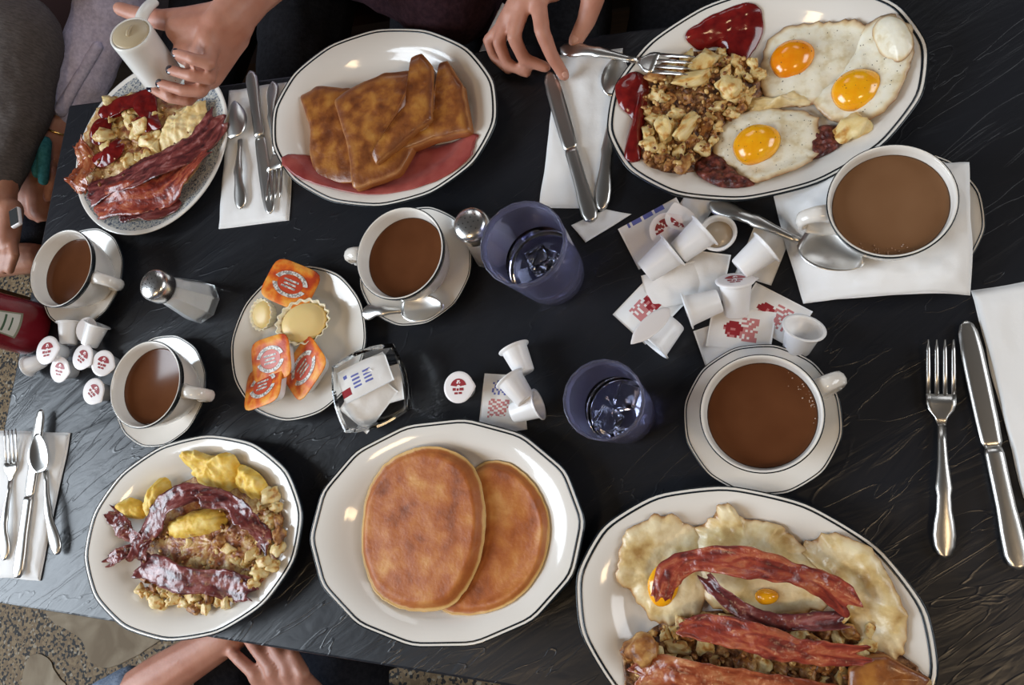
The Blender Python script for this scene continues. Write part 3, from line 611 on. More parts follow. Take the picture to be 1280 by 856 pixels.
# heap at the right
lying(826, 330, 38, 'large white empty creamer lying at the left of the packet heap', s=1.18)
lying(866, 306, 40, 'translucent empty creamer nested behind the large lying creamer', s=1.15, z=.006)
lying(832, 420, -128, 'empty creamer with torn lid pointing at the lower tumbler', peel=True, mark=False, s=1.1)
creamer(897, 292, .0240, (0, 0, 0), 'open creamer still full of cream, left of the long spoon handle', lid=False, open_=True, s=1.12)
tilted(919, 349, .030, (-52, 4, 4), 'lidded creamer lying with its red print up in the packet heap', 1.10)
lying(942, 326, 40, 'translucent empty creamer behind the red-lidded one in the heap', s=1.1, z=.004)
lying(880, 385, 200, 'white creamer lying in the middle of the packet heap', s=1.1, z=.003)
creamer(995, 430, .024, (-38, 20, 0), 'open empty creamer tipped beside the frothy coffee', lid=False, s=1.2, z=.008)
# peeled lids
def foil_lid(px, py, rx, ry, rz, label, z=.012, s=1.0):
    p = at(px, py, z); r = thing('foil_lid', (p.x, p.y, T+z), label, 'lid', 0); r.scale = (s, s, s)
    r.rotation_euler = Euler((math.radians(rx), math.radians(ry), math.radians(rz)))
    nr, ns = 7, 28; vs_ = []
    for i in range(nr):
        for k in range(ns):
            t = 2*PI*k/ns; rr = .0185*i/(nr-1)*(1+.2*max(0, math.cos(t))**24); x, y = rr*math.cos(t), rr*math.sin(t)
            vs_.append((x, y, 28*x*x*.55+.0016*nz(x*180, y*180, rz)))
    fs = grid_faces(nr, ns, True); fm = []
    for i in range(nr-1):
        for k in range(ns): fm.append(1 if (1 <= i <= 3 and 2 <= k <= 12 and (i*3+k) % 4) else 0)
    n = len(vs_); vs_ += [(x, y, z_-.0004) for x, y, z_ in vs_]; fs += grid_faces(nr, ns, True, off=n, flip=True); fm += [0]*(len(fs)-len(fm))
    o = mesh('foil_disc', vs_, fs, [M['foil'], M['red']], r, True, fm); return r
foil_lid(833, 287, 18, -12, 40, 'curled peeled creamer lid on the topmost packet of the heap', .020, 1.0)
foil_lid(852, 276, 30, 16, 120, 'peeled creamer lid behind the curled one by the fried-egg platter', .024, 1.0)
def packet(px, py, ang, label, z=.001, L=.064, W=.042, style='red', tilt=(0, 0)):
    p = at(px, py, z); r = thing('sugar_packet', (p.x, p.y, T+z), label, 'packet')
    r.rotation_euler = Euler((math.radians(tilt[0]), math.radians(tilt[1]), math.radians(ang)))
    nu, nv = 27, 19; vs_ = []; sd_ = px*.13
    for i in range(nu):
        for j in range(nv):
            u, v = i/(nu-1), j/(nv-1); pu = min(u, 1-u)*2; pv = min(v, 1-v)*2
            h = .0038*(1-(1-min(1, pu*1.25))**2)*(1-(1-min(1, pv*1.2))**2)*(.8+.35*nz(u*4+sd_, v*4, 2))
            vs_.append(((u-.5)*L, (v-.5)*W, .0008+h))
    fs = grid_faces(nu, nv); fm = []
    for i in range(nu-1):
        for j in range(nv-1):
            m_ = 0; u, v = i/(nu-2), j/(nv-2)
            if style == 'red':
                if math.hypot((u-.62)*1.45, v-.52) < .21: m_ = 1 if nz(i*.55+px, j*.55, 3) > -.22 else 2
                elif .22 < u < .52 and .22 < v < .82 and nz(i*1.1+px, j*.9, 7) > -.1: m_ = 2
            elif style == 'blue':
                if .30 < u < .75 and .30 < v < .75 and j % 2 == 0 and (i*5+j*3) % 6 < 4: m_ = 3
                elif u > .8 and .62 < v < .86: m_ = 1
                elif .82 < u < .9 and .2 < v < .34: m_ = 3
            elif style == 'both':
                if .18 < u < .55 and .2 < v < .8 and (i*3+j*5) % 7 < 4: m_ = 2
                elif .60 < u < .9 and .3 < v < .75 and (i*5+j*3) % 7 < 3: m_ = 3
            elif style == 'edge' and v > .9 and .15 < u < .8: m_ = 3 if i % 5 else 0
            fm.append(m_)
    n = len(vs_); vs_ += [(x, y, .0004) for x, y, z_ in vs_]; fs += grid_faces(nu, nv, off=n, flip=True); fm += [0]*((nu-1)*(nv-1))
    for i in range(nu-1): fs += [(i*nv, n+i*nv, n+(i+1)*nv, (i+1)*nv), (i*nv+nv-1, (i+1)*nv+nv-1, n+(i+1)*nv+nv-1, n+i*nv+nv-1)]; fm += [0, 0]
    for j in range(nv-1):
        b = (nu-1)*nv; fs += [(j, j+1, n+j+1, n+j), (b+j, n+b+j, n+b+j+1, b+j+1)]; fm += [0, 0]
    mesh('packet_body', vs_, fs, [M['packet'], M['red'], M['pink'], M['blue']], r, True, fm); return r
packet(822, 292, 28, 'white sugar packet with purple edge marks, topmost at the left of the heap', .003, .074, .056, 'edge')
packet(812, 385, 48, 'red-printed sugar packet standing out at the lower left of the heap', .001, .066, .052, 'red')
packet(842, 358, 15, 'blank white packet side up under the large lying creamer', .003, .064, .044, 'plain')
packet(868, 262, 60, 'plain packet corner poking out from under the fried-egg platter', .001, .05, .036, 'plain')
packet(926, 412, 172, 'red-printed sugar packet just above the frothy coffee saucer', .004, .066, .046, 'red')
packet(966, 393, 150, 'red-printed sugar packet pointing at the crumpled napkin', .001, .066, .044, 'red')
packet(880, 350, 80, 'blank packet lying deep in the middle of the heap', .001, .064, .046, 'plain')
packet(915, 425, 200, 'blank packet underneath the red-printed one above the frothy coffee', .0008, .07, .046, 'plain')
packet(954, 318, 70, 'plain packet between the long spoon and the red-lidded creamer', .001, .06, .04, 'plain')
packet(625, 502, 88, 'blue and red printed sugar packet above the pancake platter', .001, .064, .046, 'both')
packet(632, 522, 10, 'plain packet end tucked beside the pancake platter rim', .0008, .05, .034, 'plain')
packet(456, 471, -150, 'blue-printed sugar packet sticking up from the glass dish', .030, .066, .046, 'blue', (10, -8))
packet(460, 501, -128, 'creased packet leaning in the lower half of the glass dish', .022, .066, .046, 'plain', (-18, 6))
packet(476, 484, -165, 'packet flat on the bottom of the glass dish', .014, .062, .046, 'plain', (4, 4))

def jam_tub(px, py, ang, z, tilt, label, s=1.14):
    p = at(px, py, z+.014); zz = jam_p.surf(p.x, p.y)-T
    r = thing('jam_tub', (p.x, p.y, T+z), label, 'jam'); r.scale = (s, s, s)
    r.rotation_euler = Euler((math.radians(tilt[0]), math.radians(tilt[1]), math.radians(ang)))
    def rs(t, i): k = 1/(abs(math.cos(t))**5+abs(math.sin(t))**5)**(1/5); return (k*1.14, k*.92)
    lathe('tub', [(0, 0), (.0185, 0), (.020, .0015), (.0225, .012), (.0228, .0135), (.0265, .0138), (0, .0138)], M['plastic'], r, 40, rs)
    l = lathe('foil_top', [(0, .0138), (.0272, .0138), (.0276, .0144), (.0268, .0150), (.02, .0152), (0, .0152)], M['orange'], r, 40, rs)
    def ell(name, rx0, rx1, k, m, t0=0, t1=2*PI, dz=.0003, cy=0):
        vs_ = []
        for i in range(2):
            for q in range(25):
                t = t0+(t1-t0)*q/24; rx = rx0 if i == 0 else rx1; vs_.append((rx*math.cos(t), cy+rx*k*math.sin(t), .0152+dz))
        return mesh(name, vs_, grid_faces(2, 25), m, l)
    ell('foil_print', .0, .0165, .62, M['oranger'])
    ell('foil_print', .0165, .0225, .66, M['greyprint'], PI*.08, PI*.92, .0005)
    ell('foil_print', .0165, .0225, .66, M['greyprint'], PI*1.08, PI*1.92, .0005)
    for k, (x, y, w_) in enumerate(((-.010, .0030, .020), (-.008, -.0012, .016), (-.010, -.0052, .019))):
        mesh('foil_print', [(x, y, .0158), (x+w_, y, .0158), (x+w_, y+.0022, .0158), (x, y+.0022, .0158)], [(0, 1, 2, 3)], M['greyprint'], l, False)
jam_tub(362, 357, -20, .016, (-6, 8), 'orange-lidded jam tub at the top of the side plate')
jam_tub(343, 447, 10, .0165, (6, -14), 'orange-lidded jam tub in the middle of the side plate')
jam_tub(385, 459, 48, .0100, (-8, -14), 'orange-lidded jam tub tucked behind two others on the side plate')
jam_tub(334, 484, 14, .0120, (-12, -16), 'orange-lidded jam tub lowest on the side plate')
def butter_cup(px, py, R_, h, label, z, tilt, rz=0, sq_=1.0):
    p = at(px, py, z+h); r = thing('butter_portion', (p.x, p.y, T+z), label, 'butter'); r.rotation_euler = Euler((math.radians(tilt[0]), math.radians(tilt[1]), math.radians(rz)))
    fl_ = lambda t, i: ((1+.05*math.sin(18*t)*smooth01(0, 3, i))*1.0, (1+.05*math.sin(18*t)*smooth01(0, 3, i))*sq_)
    lathe('paper_cup', [(0, 0), (R_*.75, 0), (R_*.80, .001), (R_*1.0, h), (R_*1.02, h+.002), (R_*.98, h+.002), (R_*.76, .0016), (0, .0014)], M['fluted'], r, 108, fl_)
    lathe('butter', [(0, .0016), (R_*.72, .0018), (R_*.88, h*.75), (R_*.80, h+.001), (R_*.45, h+.0025), (0, h+.003)], M['butter'], r, 32, lambda t, i: (1, sq_))
butter_cup(329, 391, .0205, .012, 'small fluted cup of yellow butter on the side plate', .010, (10, -14))
butter_cup(377, 402, .0355, .013, 'large fluted slab of pale butter across the middle of the side plate', .0185, (4, 8), 20, .8)

# ------------------------------------------------------------------ food helpers
def world_poly(pts, h): return [at(px, py, h) for px, py in pts]
def blob(name, pts, plate, H, mats, parent=None, hz=.012, rings=11, seg=72, power=4.0, amp=.0012, sc=90, lift=.0006, jag=.0015, edge_t=.0014, tilt=None, seed=0, flat_top=False):
    """a soft piece of food: outline in pixels (seen hz above the table), lying on its plate, H thick in the middle"""
    P = catmull([at(px, py, hz) for px, py in pts], seg, True); c = sum(P, V())/seg
    base = V((c.x, c.y, 0)); vs_, uv = [], []
    def top(x, y, t):
        b = plate.surf(x, y)+lift
        h = edge_t+H*(1-t**power) if not flat_top else edge_t+H*(1-smooth01(.86, 1.0, t))
        h += amp*(nz(x*sc+seed, y*sc, 2)+.5*nz(x*sc*2.3+seed, y*sc*2.3, 5))*(.4+.6*(1-t*t))
        if tilt: h += max(0, tilt[0]*(x-c.x)+tilt[1]*(y-c.y)+tilt[2])
        return b, max(h, .0006)
    zc = None
    for i in range(rings+1):
        t = i/rings; t = 1-(1-t)**1.35
        for k, p in enumerate(P):
            q = c+(p-c)*(t*(1+jag*60*t*nz(p.x*130+seed, p.y*130, 7)*.35))
            b, h = top(q.x, q.y, t); vs_.append((q.x-c.x, q.y-c.y, b+h-T)); uv.append((t, k/seg))
    n = (rings+1)*seg
    for i in range(rings, -1, -3):
        t = i/rings; t = 1-(1-t)**1.35
        for k, p in enumerate(P):
            q = c+(p-c)*(t*.985); b = plate.surf(q.x, q.y)+lift
            if tilt: b += max(0, tilt[0]*(q.x-c.x)+tilt[1]*(q.y-c.y)+tilt[2])
            vs_.append((q.x-c.x, q.y-c.y, b-T)); uv.append((1 if i == rings else t, k/seg))
    nb = len(range(rings, -1, -3)); fs = grid_faces(rings+1, seg, True)+grid_faces(nb, seg, True, off=n)
    for k in range(seg): fs.append((rings*seg+k, n+k, n+(k+1) % seg, rings*seg+(k+1) % seg))
    o = mesh(name, vs_, fs, mats, parent, True, None, uv)
    bm = bmesh.new(); bm.from_mesh(o.data); bmesh.ops.remove_doubles(bm, verts=bm.verts, dist=2e-5); bmesh.ops.recalc_face_normals(bm, faces=bm.faces); bm.to_mesh(o.data); bm.free()
    if parent is None: o.location = (c.x, c.y, T)
    else: o.location = (c.x-parent.location.x, c.y-parent.location.y, T-parent.location.z)
    return o
def yolk(parent, px, py, rpx, h, z, m, sq_=1.0, rz=0):
    p = at(px, py, z); q = at(px+rpx, py, z); R_ = (p-q).length
    o = lathe('yolk', [(0, h), (R_*.25, h*.97), (R_*.5, h*.86), (R_*.72, h*.66), (R_*.88, h*.40), (R_*.97, h*.14), (R_*1.02, -.002), (0, -.002)], M[m], parent, 40,
              lambda t, i: (1+.05*math.sin(2*t+rz)+.03*math.sin(3*t), sq_+.05*math.sin(2*t+rz)+.03*math.cos(3*t)))
    o.location = (p.x-parent.location.x, p.y-parent.location.y, p.z-parent.location.z-h*.55); return o
def bacon(path, wpx, plate, label, m='bacon', group=None, th=.0022, wave=.0050, freq=1.6, amp=.0016, seed=0, curl=.003, name='bacon_strip', cat='bacon', taper=True, twist=.5):
    """path: (px, py, h above the table)"""
    N, K = 72, 13
    P = catmull([at(*p) for p in path], N); a, b = at(path[0][0], path[0][1], .02), at(path[0][0]+10, path[0][1]+10, .02)
    q0, q1 = path[len(path)//2][:2], None
    s_ = (at(q0[0]+10, q0[1], .02)-at(q0[0], q0[1], .02)).length/10; s2 = (at(q0[0], q0[1]+10, .02)-at(q0[0], q0[1], .02)).length/10
    W = wpx*(s_+s2)/2; c = sum(P, V())/N; r = c.copy(); r.z = T; vs_, uv = [], []
    L = sum((P[i+1]-P[i]).length for i in range(N-1))
    for side in (0, 1):
        for i, p in enumerate(P):
            t = P[min(i+1, N-1)]-P[max(i-1, 0)]; t.normalize(); sd = V((-t.y, t.x, 0)).normalized(); u = i/(N-1)
            ww = W*(.94+.34*nz(u*5+seed, 1.3, seed)+.12*nz(u*17+seed, 4, seed))
            if taper: ww *= .55+.45*math.sin(PI*min(1, max(0, .08+u*.84)))**.5
            tw = twist*math.sin(u*freq*2*PI*.6+seed)+.25*nz(u*9, seed, 1)
            for j in range(K):
                v = j/(K-1)-.5; e = 1+.05*nz(u*24+seed, v*3, 9)
                z = wave*math.sin(u*freq*2*PI+seed+v*1.1)*(.6+.8*abs(v))+curl*(4*v*v)*math.sin(u*freq*PI*1.7+seed*2)+amp*nz(u*L*160+seed, v*W*160, 3)+.6*amp*nz(u*L*420+seed, v*W*420, 6)
                q = p+sd*(v*ww*e*math.cos(tw*.6))+V((0, 0, z+v*ww*math.sin(tw)*.6))+t*(.002*nz(v*6+seed, i*.02, 2)+.011*nz(v*3.2+seed, u*2, 5)*(smooth01(.82, 1, u)+smooth01(.18, 0, u)) if True else 0)
                lo = plate.surf(q.x, q.y)+.001
                if q.z < lo+th: q.z = lo+th
                if side: q.z -= th*(1-.6*(2*abs(v))**4)
                vs_.append(q-r); uv.append((u*L*40+seed, v*W*40+.5))
    n = N*K; fs = grid_faces(N, K)+grid_faces(N, K, off=n, flip=True)
    for i in range(N-1): fs += [(i*K, n+i*K, n+(i+1)*K, (i+1)*K), (i*K+K-1, (i+1)*K+K-1, n+(i+1)*K+K-1, n+i*K+K-1)]
    for j in range(K-1):
        b = (N-1)*K; fs += [(j, j+1, n+j+1, n+j), (b+j, n+b+j, n+b+j+1, b+j+1)]
    o = mesh(name, vs_, fs, M[m], None, True, None, uv, r); fixn(o)
    return tag(o, label, cat, group)
# chunk shapes shared by all piles
def chunk_mesh(seed, m, rough=.30):
    bm = bmesh.new(); r_ = random.Random(seed); k = seed % 3
    if k == 0:
        bmesh.ops.create_cube(bm, size=1.6)
        for v in bm.verts: v.co += V((r_.uniform(-.55, .45), r_.uniform(-.5, .5), r_.uniform(-.4, .35)))
        bmesh.ops.bevel(bm, geom=bm.edges[:], offset=.40, segments=3, profile=.6, affect='EDGES')
        bmesh.ops.triangulate(bm, faces=bm.faces[:])
    else: bmesh.ops.create_icosphere(bm, subdivisions=3, radius=1)
    a = .35 if k else .12
    for v in bm.verts:
        c = v.co.copy(); v.co *= 1+a*nz(c.x*1.3+seed*3.1, c.y*1.3, c.z*1.3)*1.6+rough*.55*nz(c.x*2.7+seed, c.y*2.7, c.z*2.7)+.12*nz(c.x*6+seed, c.y*6, c.z*6)
    bmesh.ops.recalc_face_normals(bm, faces=bm.faces)
    me = bpy.data.meshes.new('potato_chunk'); bm.to_mesh(me); bm.free(); me.materials.append(M[m]); me.polygons.foreach_set('use_smooth', [True]*len(me.polygons)); return me
CH = [chunk_mesh(k, 'potato') for k in range(7)]+[chunk_mesh(20+k, 'potato_brown') for k in range(3)]
CHS = {'s': [chunk_mesh(40+k, 'scramble') for k in range(3)]}
class Pile:
    def __init__(s, plate, base=None): s.p = plate; s.h = []; s.base = base
    def top(s, x, y, r):
        z = s.p.surf(x, y)
        if s.base: z = max(z, s.base(x, y))
        for (X, Y, Rr, Z) in s.h:
            d = math.hypot(X-x, Y-y)
            if d < (Rr+r)*.8: z = max(z, Z-.35*Rr)
        return z
    def add(s, x, y, r, me, label, group, cat='potato', name='potato_chunk', sc=None, maxz=.05, rz=None):
        z = min(s.top(x, y, r*.8), T+maxz); o = bpy.data.objects.new(name, me); link(o)
        k = sc or (rnd.uniform(.85, 1.35), rnd.uniform(.75, 1.05), rnd.uniform(.6, .9)); o.scale = (r*k[0], r*k[1], r*k[2])
        o.rotation_euler = (rnd.uniform(-.5, .5), rnd.uniform(-.5, .5), rnd.uniform(0, 6.28) if rz is None else rz); o.location = (x, y, z+r*k[2]*.72)
        tag(o, label, cat, group); s.h.append((x, y, r*max(k[0], k[1])*.9, z+r*k[2]*1.5)); return o
def zone(q, poly):
    xs = [p[0] for p in poly]; ys = [p[1] for p in poly]; u = (q[0]-min(xs))/(max(xs)-min(xs)); v = (q[1]-min(ys))/(max(ys)-min(ys))
    a = 'upper' if v < .34 else 'lower' if v > .66 else 'middle'; b = 'left' if u < .34 else 'right' if u > .66 else 'centre'
    return a+' '+b
def inside(p, poly):
    c = False; n = len(poly)
    for i in range(n):
        (x1, y1), (x2, y2) = poly[i], poly[i-1]
        if (y1 > p[1]) != (y2 > p[1]) and p[0] < (x2-x1)*(p[1]-y1)/(y2-y1)+x1: c = not c
    return c
def scatter(pile, poly, n, rmin, rmax, label, group, h=.02, brown=.25, mind=.8, cat='potato', meshes=None, name='potato_chunk', maxz=.05):
    xs = [p[0] for p in poly]; ys = [p[1] for p in poly]; done = []; tries = 0
    while len(done) < n and tries < n*60:
        tries += 1; q = (rnd.uniform(min(xs), max(xs)), rnd.uniform(min(ys), max(ys)))
        if not inside(q, poly): continue
        r = rnd.uniform(rmin, rmax); p = at(q[0], q[1], h)
        if any(math.hypot(p.x-X, p.y-Y) < (r+R_)*mind for X, Y, R_ in done): continue
        done.append((p.x, p.y, r)); me = meshes[rnd.randrange(len(meshes))] if meshes else (CH[7+rnd.randrange(3)] if rnd.random() < brown else CH[rnd.randrange(7)])
        z_ = zone(q, poly); w_ = ('large ' if r > rmin+.6*(rmax-rmin) else 'small ' if r < rmin+.3*(rmax-rmin) else '')+('dark browned ' if me in CH[7:] else 'pale golden '); pile.add(p.x, p.y, r, me, w_+label % z_, group+', '+w_+z_, cat, name, maxz=maxz)
def crumbs(name, poly, plate, n, rmin, rmax, m, label, cat, h=.015, hgt=.008):
    """fine scraps that nobody could count, one object lying over a plate"""
    bm = bmesh.new(); xs = [p[0] for p in poly]; ys = [p[1] for p in poly]; c = at(sum(xs)/len(xs), sum(ys)/len(ys), 0); k = 0
    while k < n:
        q = (rnd.uniform(min(xs), max(xs)), rnd.uniform(min(ys), max(ys)))
        if not inside(q, poly): continue
        k += 1; p = at(q[0], q[1], h); r = rnd.uniform(rmin, rmax); z = plate.surf(p.x, p.y)+rnd.uniform(0, hgt)+r*.5
        g = bmesh.ops.create_icosphere(bm, subdivisions=1, radius=r)
        s = V((rnd.uniform(.7, 1.5), rnd.uniform(.7, 1.3), rnd.uniform(.5, .9))); rot = Euler((rnd.uniform(0, 3), rnd.uniform(0, 3), rnd.uniform(0, 3))).to_matrix()
        for v in g['verts']: v.co = rot @ V((v.co.x*s.x*rnd.uniform(.8, 1.2), v.co.y*s.y*rnd.uniform(.8, 1.2), v.co.z*s.z))+V((p.x-c.x, p.y-c.y, z-T))
    me = bpy.data.meshes.new(name); bm.to_mesh(me); bm.free(); me.materials.append(M[m]); me.polygons.foreach_set('use_smooth', [True]*len(me.polygons))
    o = bpy.data.objects.new(name, me); link(o); o.location = (c.x, c.y, T); return tag(o, label, cat, kind='stuff')
def pepper(parent, pts, plate, n, z):
    bm = bmesh.new(); xs = [p[0] for p in pts]; ys = [p[1] for p in pts]; dg = bpy.context.evaluated_depsgraph_get(); k = 0
    inv = parent.matrix_world if False else None
    for _ in range(n*4):
        q = (rnd.uniform(min(xs), max(xs)), rnd.uniform(min(ys), max(ys)))
        if not inside(q, pts): continue
        p = at(q[0], q[1], z); o = V((p.x, p.y, T+.2))-parent.location
        hit, loc, nn_, _i = parent.ray_cast(o, V((0, 0, -1)))
        best = loc if hit else None
        for ch in parent.children:
            if ch.name.startswith('yolk'):
                h2, l2, _n, _j = ch.ray_cast(o-ch.location, V((0, 0, -1)))
                if h2 and (best is None or (l2+ch.location).z > best.z): best = l2+ch.location
        if best is None: continue
        k += 1; r = rnd.choice((.00028, .0004, .0006)); g = bmesh.ops.create_icosphere(bm, subdivisions=1, radius=r); bmesh.ops.translate(bm, verts=g['verts'], vec=best)
        if k >= n: break
    me = bpy.data.meshes.new('pepper_specks'); bm.to_mesh(me); bm.free(); me.materials.append(M['pepper']); o = bpy.data.objects.new('pepper_specks', me); link(o, parent); o['kind'] = 'stuff'
def slab(name, top, th, m, label, cat, puff=.002, seed=0, group=None, seg=64, rnd_=.22):
    """bread slice: top face outline in (px, py, h), crust of thickness th under it"""
    C3 = [at(*p) for p in top]; n = len(C3); pts = []
    for i in range(n):                                            # round the corners
        a, b, c = C3[i-1], C3[i], C3[(i+1) % n]; pts += [b+(a-b)*rnd_, b+(a-b)*.04*0+((a+c)/2-b)*rnd_*.28, b+(c-b)*rnd_]
    P = catmull(pts, seg, True); c = sum(P, V())/seg
    nrm = V()
    for i in range(n): nrm += (C3[i]-c).cross(C3[(i+1) % n]-c)
    nrm.normalize(); nrm = nrm if nrm.z > 0 else -nrm
    r = V((c.x, c.y, T)); vs_, uv = [], []; R_ = 9
    for i in range(R_+1):
        t = i/R_
        for k, p in enumerate(P):
            q = c+(p-c)*t*(1+.03*t*nz(p.x*70+seed, p.y*70, 1)); q = q+nrm*(puff*(1-t**5)+.0016*nz(q.x*60+seed, q.y*60, 3)*(1-t**3)-.0015*smooth01(.88, 1, t)); vs_.append(q-r); uv.append((t*.78, k/seg))
    for d, s, u in ((.18, 1.018, .80), (.5, 1.0, .86), (.82, 1.018, .90), (1.0, .985, .95), (1.0, .5, .9), (1.0, .0, .9)):
        for k, p in enumerate(P): vs_.append(c+(p-c)*s*(1+.03*nz(p.x*70+seed, p.y*70, 1))-nrm*(th*d)-r); uv.append((u, k/seg))
    nr = R_+7; o = mesh(name, vs_, grid_faces(nr, seg, True), M[m], None, True, None, uv, r)
    bm = bmesh.new(); bm.from_mesh(o.data); bmesh.ops.remove_doubles(bm, verts=bm.verts, dist=2e-5); bmesh.ops.recalc_face_normals(bm, faces=bm.faces); bm.to_mesh(o.data); bm.free()
    return tag(o, label, cat, group)

# ------------------------------------------------------------------ French toast
h1 = blob('ham_slice', [(362, 203), (390, 196), (450, 190), (540, 180), (594, 172), (603, 182), (588, 212), (545, 236), (475, 249), (402, 236), (370, 220)], toast_p, .004, M['ham'], hz=.012, amp=.0008)
tag(h1, 'pink ham slice lying under the French toast', 'ham')
slab('french_toast_slice', [(374, 121, .028), (396, 107, .030), (436, 110, .030), (470, 140, .030), (462, 226, .026), (396, 226, .024), (386, 192, .026), (387, 160, .028)], .015, 'toast', 'leftmost French toast slice on the oval platter', 'toast', seed=1)
slab('french_toast_slice', [(417, 124, .044), (433, 112, .044), (478, 91, .043), (513, 88, .040), (534, 112, .038), (528, 160, .036), (498, 214, .038), (440, 236, .042), (434, 180, .044)], .016, 'toast', 'large square French toast slice in the middle of the platter, shiny with syrup', 'toast', seed=2)
slab('french_toast_slice', [(548, 79, .044), (558, 75, .044), (577, 106, .044), (587, 162, .040), (543, 172, .040), (497, 190, .038), (506, 176, .040), (535, 160, .044), (541, 120, .046)], .019, 'toast', 'rightmost French toast triangle with thick golden crust at its lower edge', 'toast', seed=4, rnd_=.16)
slab('french_toast_slice', [(513, 72, .060), (526, 66, .058), (541, 84, .054), (539, 148, .052), (514, 166, .054), (470, 204, .052), (464, 190, .056), (490, 150, .062), (508, 110, .062)], .021, 'toast', 'French toast triangle lying on top of the others with a brown crust edge', 'toast', seed=3, rnd_=.16)

# ------------------------------------------------------------------ fried eggs, home fries, ketchup
k1 = blob('ketchup_puddle', [(857, 48), (880, 30), (905, 18), (932, 9), (950, 13), (953, 34), (940, 58), (926, 76), (912, 70), (896, 52), (872, 58)], eggs_p, .009, M['ketchup'], hz=.02, amp=.0022, sc=60, power=2.6); tag(k1, 'large ketchup puddle at the top of the egg platter', 'ketchup')
k2 = blob('ketchup_puddle', [(772, 112), (790, 96), (808, 98), (818, 110), (808, 140), (800, 168), (790, 150), (776, 136)], eggs_p, .007, M['ketchup'], hz=.02, amp=.0016, sc=60, power=2.6); tag(k2, 'round ketchup puddle at the left end of the egg platter', 'ketchup')
k3 = blob('ketchup_streak', [(800, 112), (810, 112), (806, 150), (804, 190), (800, 206), (784, 204), (785, 180), (792, 150)], eggs_p, .012, M['ketchup'], hz=.02, amp=.0012, sc=60, power=2.2); tag(k3, 'long ketchup streak down the left end of the egg platter', 'ketchup')
hb = blob('hash_bed', [(806, 120), (822, 90), (850, 72), (888, 60), (930, 70), (958, 92), (950, 120), (925, 140), (905, 170), (880, 205), (850, 222), (815, 214), (800, 190), (806, 150)], eggs_p, .016, M['hash'], hz=.014, amp=.006, sc=110, rings=20, seg=110, power=3); tag(hb, 'fine browned hash under the home fries on the egg platter', 'hash', kind='stuff')
b1 = blob('corned_beef', [(866, 196), (885, 184), (910, 200), (938, 228), (941, 238), (905, 240), (874, 222)], eggs_p, .010, M['beef'], hz=.015, amp=.005, sc=130, rings=16, seg=90); tag(b1, 'dark red corned beef below the lowest fried egg', 'beef')
b2 = blob('corned_beef', [(1016, 158), (1046, 153), (1060, 166), (1046, 188), (1020, 200), (1008, 190)], eggs_p, .008, M['beef'], hz=.015, amp=.005, sc=130, rings=16, seg=90); tag(b2, 'dark red corned beef to the right of the lowest fried egg', 'beef')
e1 = blob('fried_egg', [(956, 56), (975, 36), (1000, 28), (1040, 29), (1078, 33), (1086, 60), (1062, 98), (1034, 122), (998, 131), (965, 128), (950, 104)], eggs_p, .0065, M['egg'], hz=.016, amp=.0022, sc=60, lift=.004, jag=.004); tag(e1, 'fried egg with deep orange yolk at the top of the oval platter', 'egg')
yolk(e1, 990, 69, 28, .012, .024, 'yolk_deep', .98)
e2 = blob('fried_egg', [(1022, 112), (1042, 96), (1066, 62), (1080, 36), (1112, 29), (1136, 48), (1140, 72), (1132, 104), (1112, 138), (1082, 156), (1052, 152), (1030, 142), (1018, 126)], eggs_p, .0085, M['egg'], hz=.018, amp=.0022, sc=60, lift=.0045, jag=.004, seed=4); tag(e2, 'fried egg with round yellow yolk at the right end of the oval platter', 'egg')
yolk(e2, 1072, 107, 33, .013, .028, 'yolk', .92)
fold = blob('egg_fold', [(1090, 40), (1104, 29), (1124, 34), (1138, 54), (1138, 72), (1124, 84), (1106, 76), (1094, 58)], eggs_p, .009, M['egg'], e2, hz=.026, lift=.012, amp=.001, power=2.4)
e3 = blob('fried_egg', [(888, 186), (898, 158), (912, 142), (940, 134), (975, 132), (1014, 138), (1025, 160), (1023, 192), (1004, 212), (972, 226), (946, 234), (924, 220), (904, 200)], eggs_p, .0085, M['egg'], hz=.018, amp=.0022, sc=60, lift=.005, jag=.004, seed=9); tag(e3, 'fried egg with orange yolk lowest on the oval platter', 'egg')
yolk(e3, 945, 176, 30, .013, .030, 'yolk', .93)
e4 = blob('egg_scrap', [(914, 130), (936, 118), (960, 117), (985, 110), (1008, 104), (1014, 112), (1026, 120), (1004, 128), (985, 127), (962, 134), (935, 138)], eggs_p, .009, M['egg_over'], hz=.02, amp=.006, sc=110, lift=.003, jag=.010, seed=12, power=2); tag(e4, 'browned egg edge between the two upper eggs and the lowest one', 'egg')
pepper(e1, [(960, 40), (1080, 35), (1060, 100), (960, 125)], eggs_p, 45, .02)
pepper(e2, [(1030, 110), (1080, 50), (1130, 60), (1120, 130), (1060, 150)], eggs_p, 70, .02)
pepper(e3, [(895, 180), (930, 140), (1015, 140), (1020, 195), (950, 228)], eggs_p, 90, .02)
pl = Pile(eggs_p, lambda x, y: eggs_p.surf(x, y)+.009)
HF = 'home-fry chunk, %s of the sunny-side egg platter pile'; HG = 'home fries on the egg platter'
def big(pile, px, py, rx, label, group, sc, rz, m=0, h=.03): p = at(px, py, h); return pile.add(p.x, p.y, rx, CH[m], label, group, sc=sc, rz=rz, maxz=.034)
scatter(pl, [(806, 125), (824, 92), (856, 74), (900, 60), (935, 74), (956, 96), (930, 128), (902, 160), (876, 196), (848, 214), (812, 208)], 78, .0052, .0100, HF, HG, .022, .28, .72, maxz=.030)
big(pl, 866, 101, .0145, 'long pale potato slice with a brown spot among the home fries', None, (1.4, .62, .5), -.05)
big(pl, 912, 108, .0135, 'large pale potato wedge in the middle of the home fries', None, (.9, 1.1, .6), .4, 2)
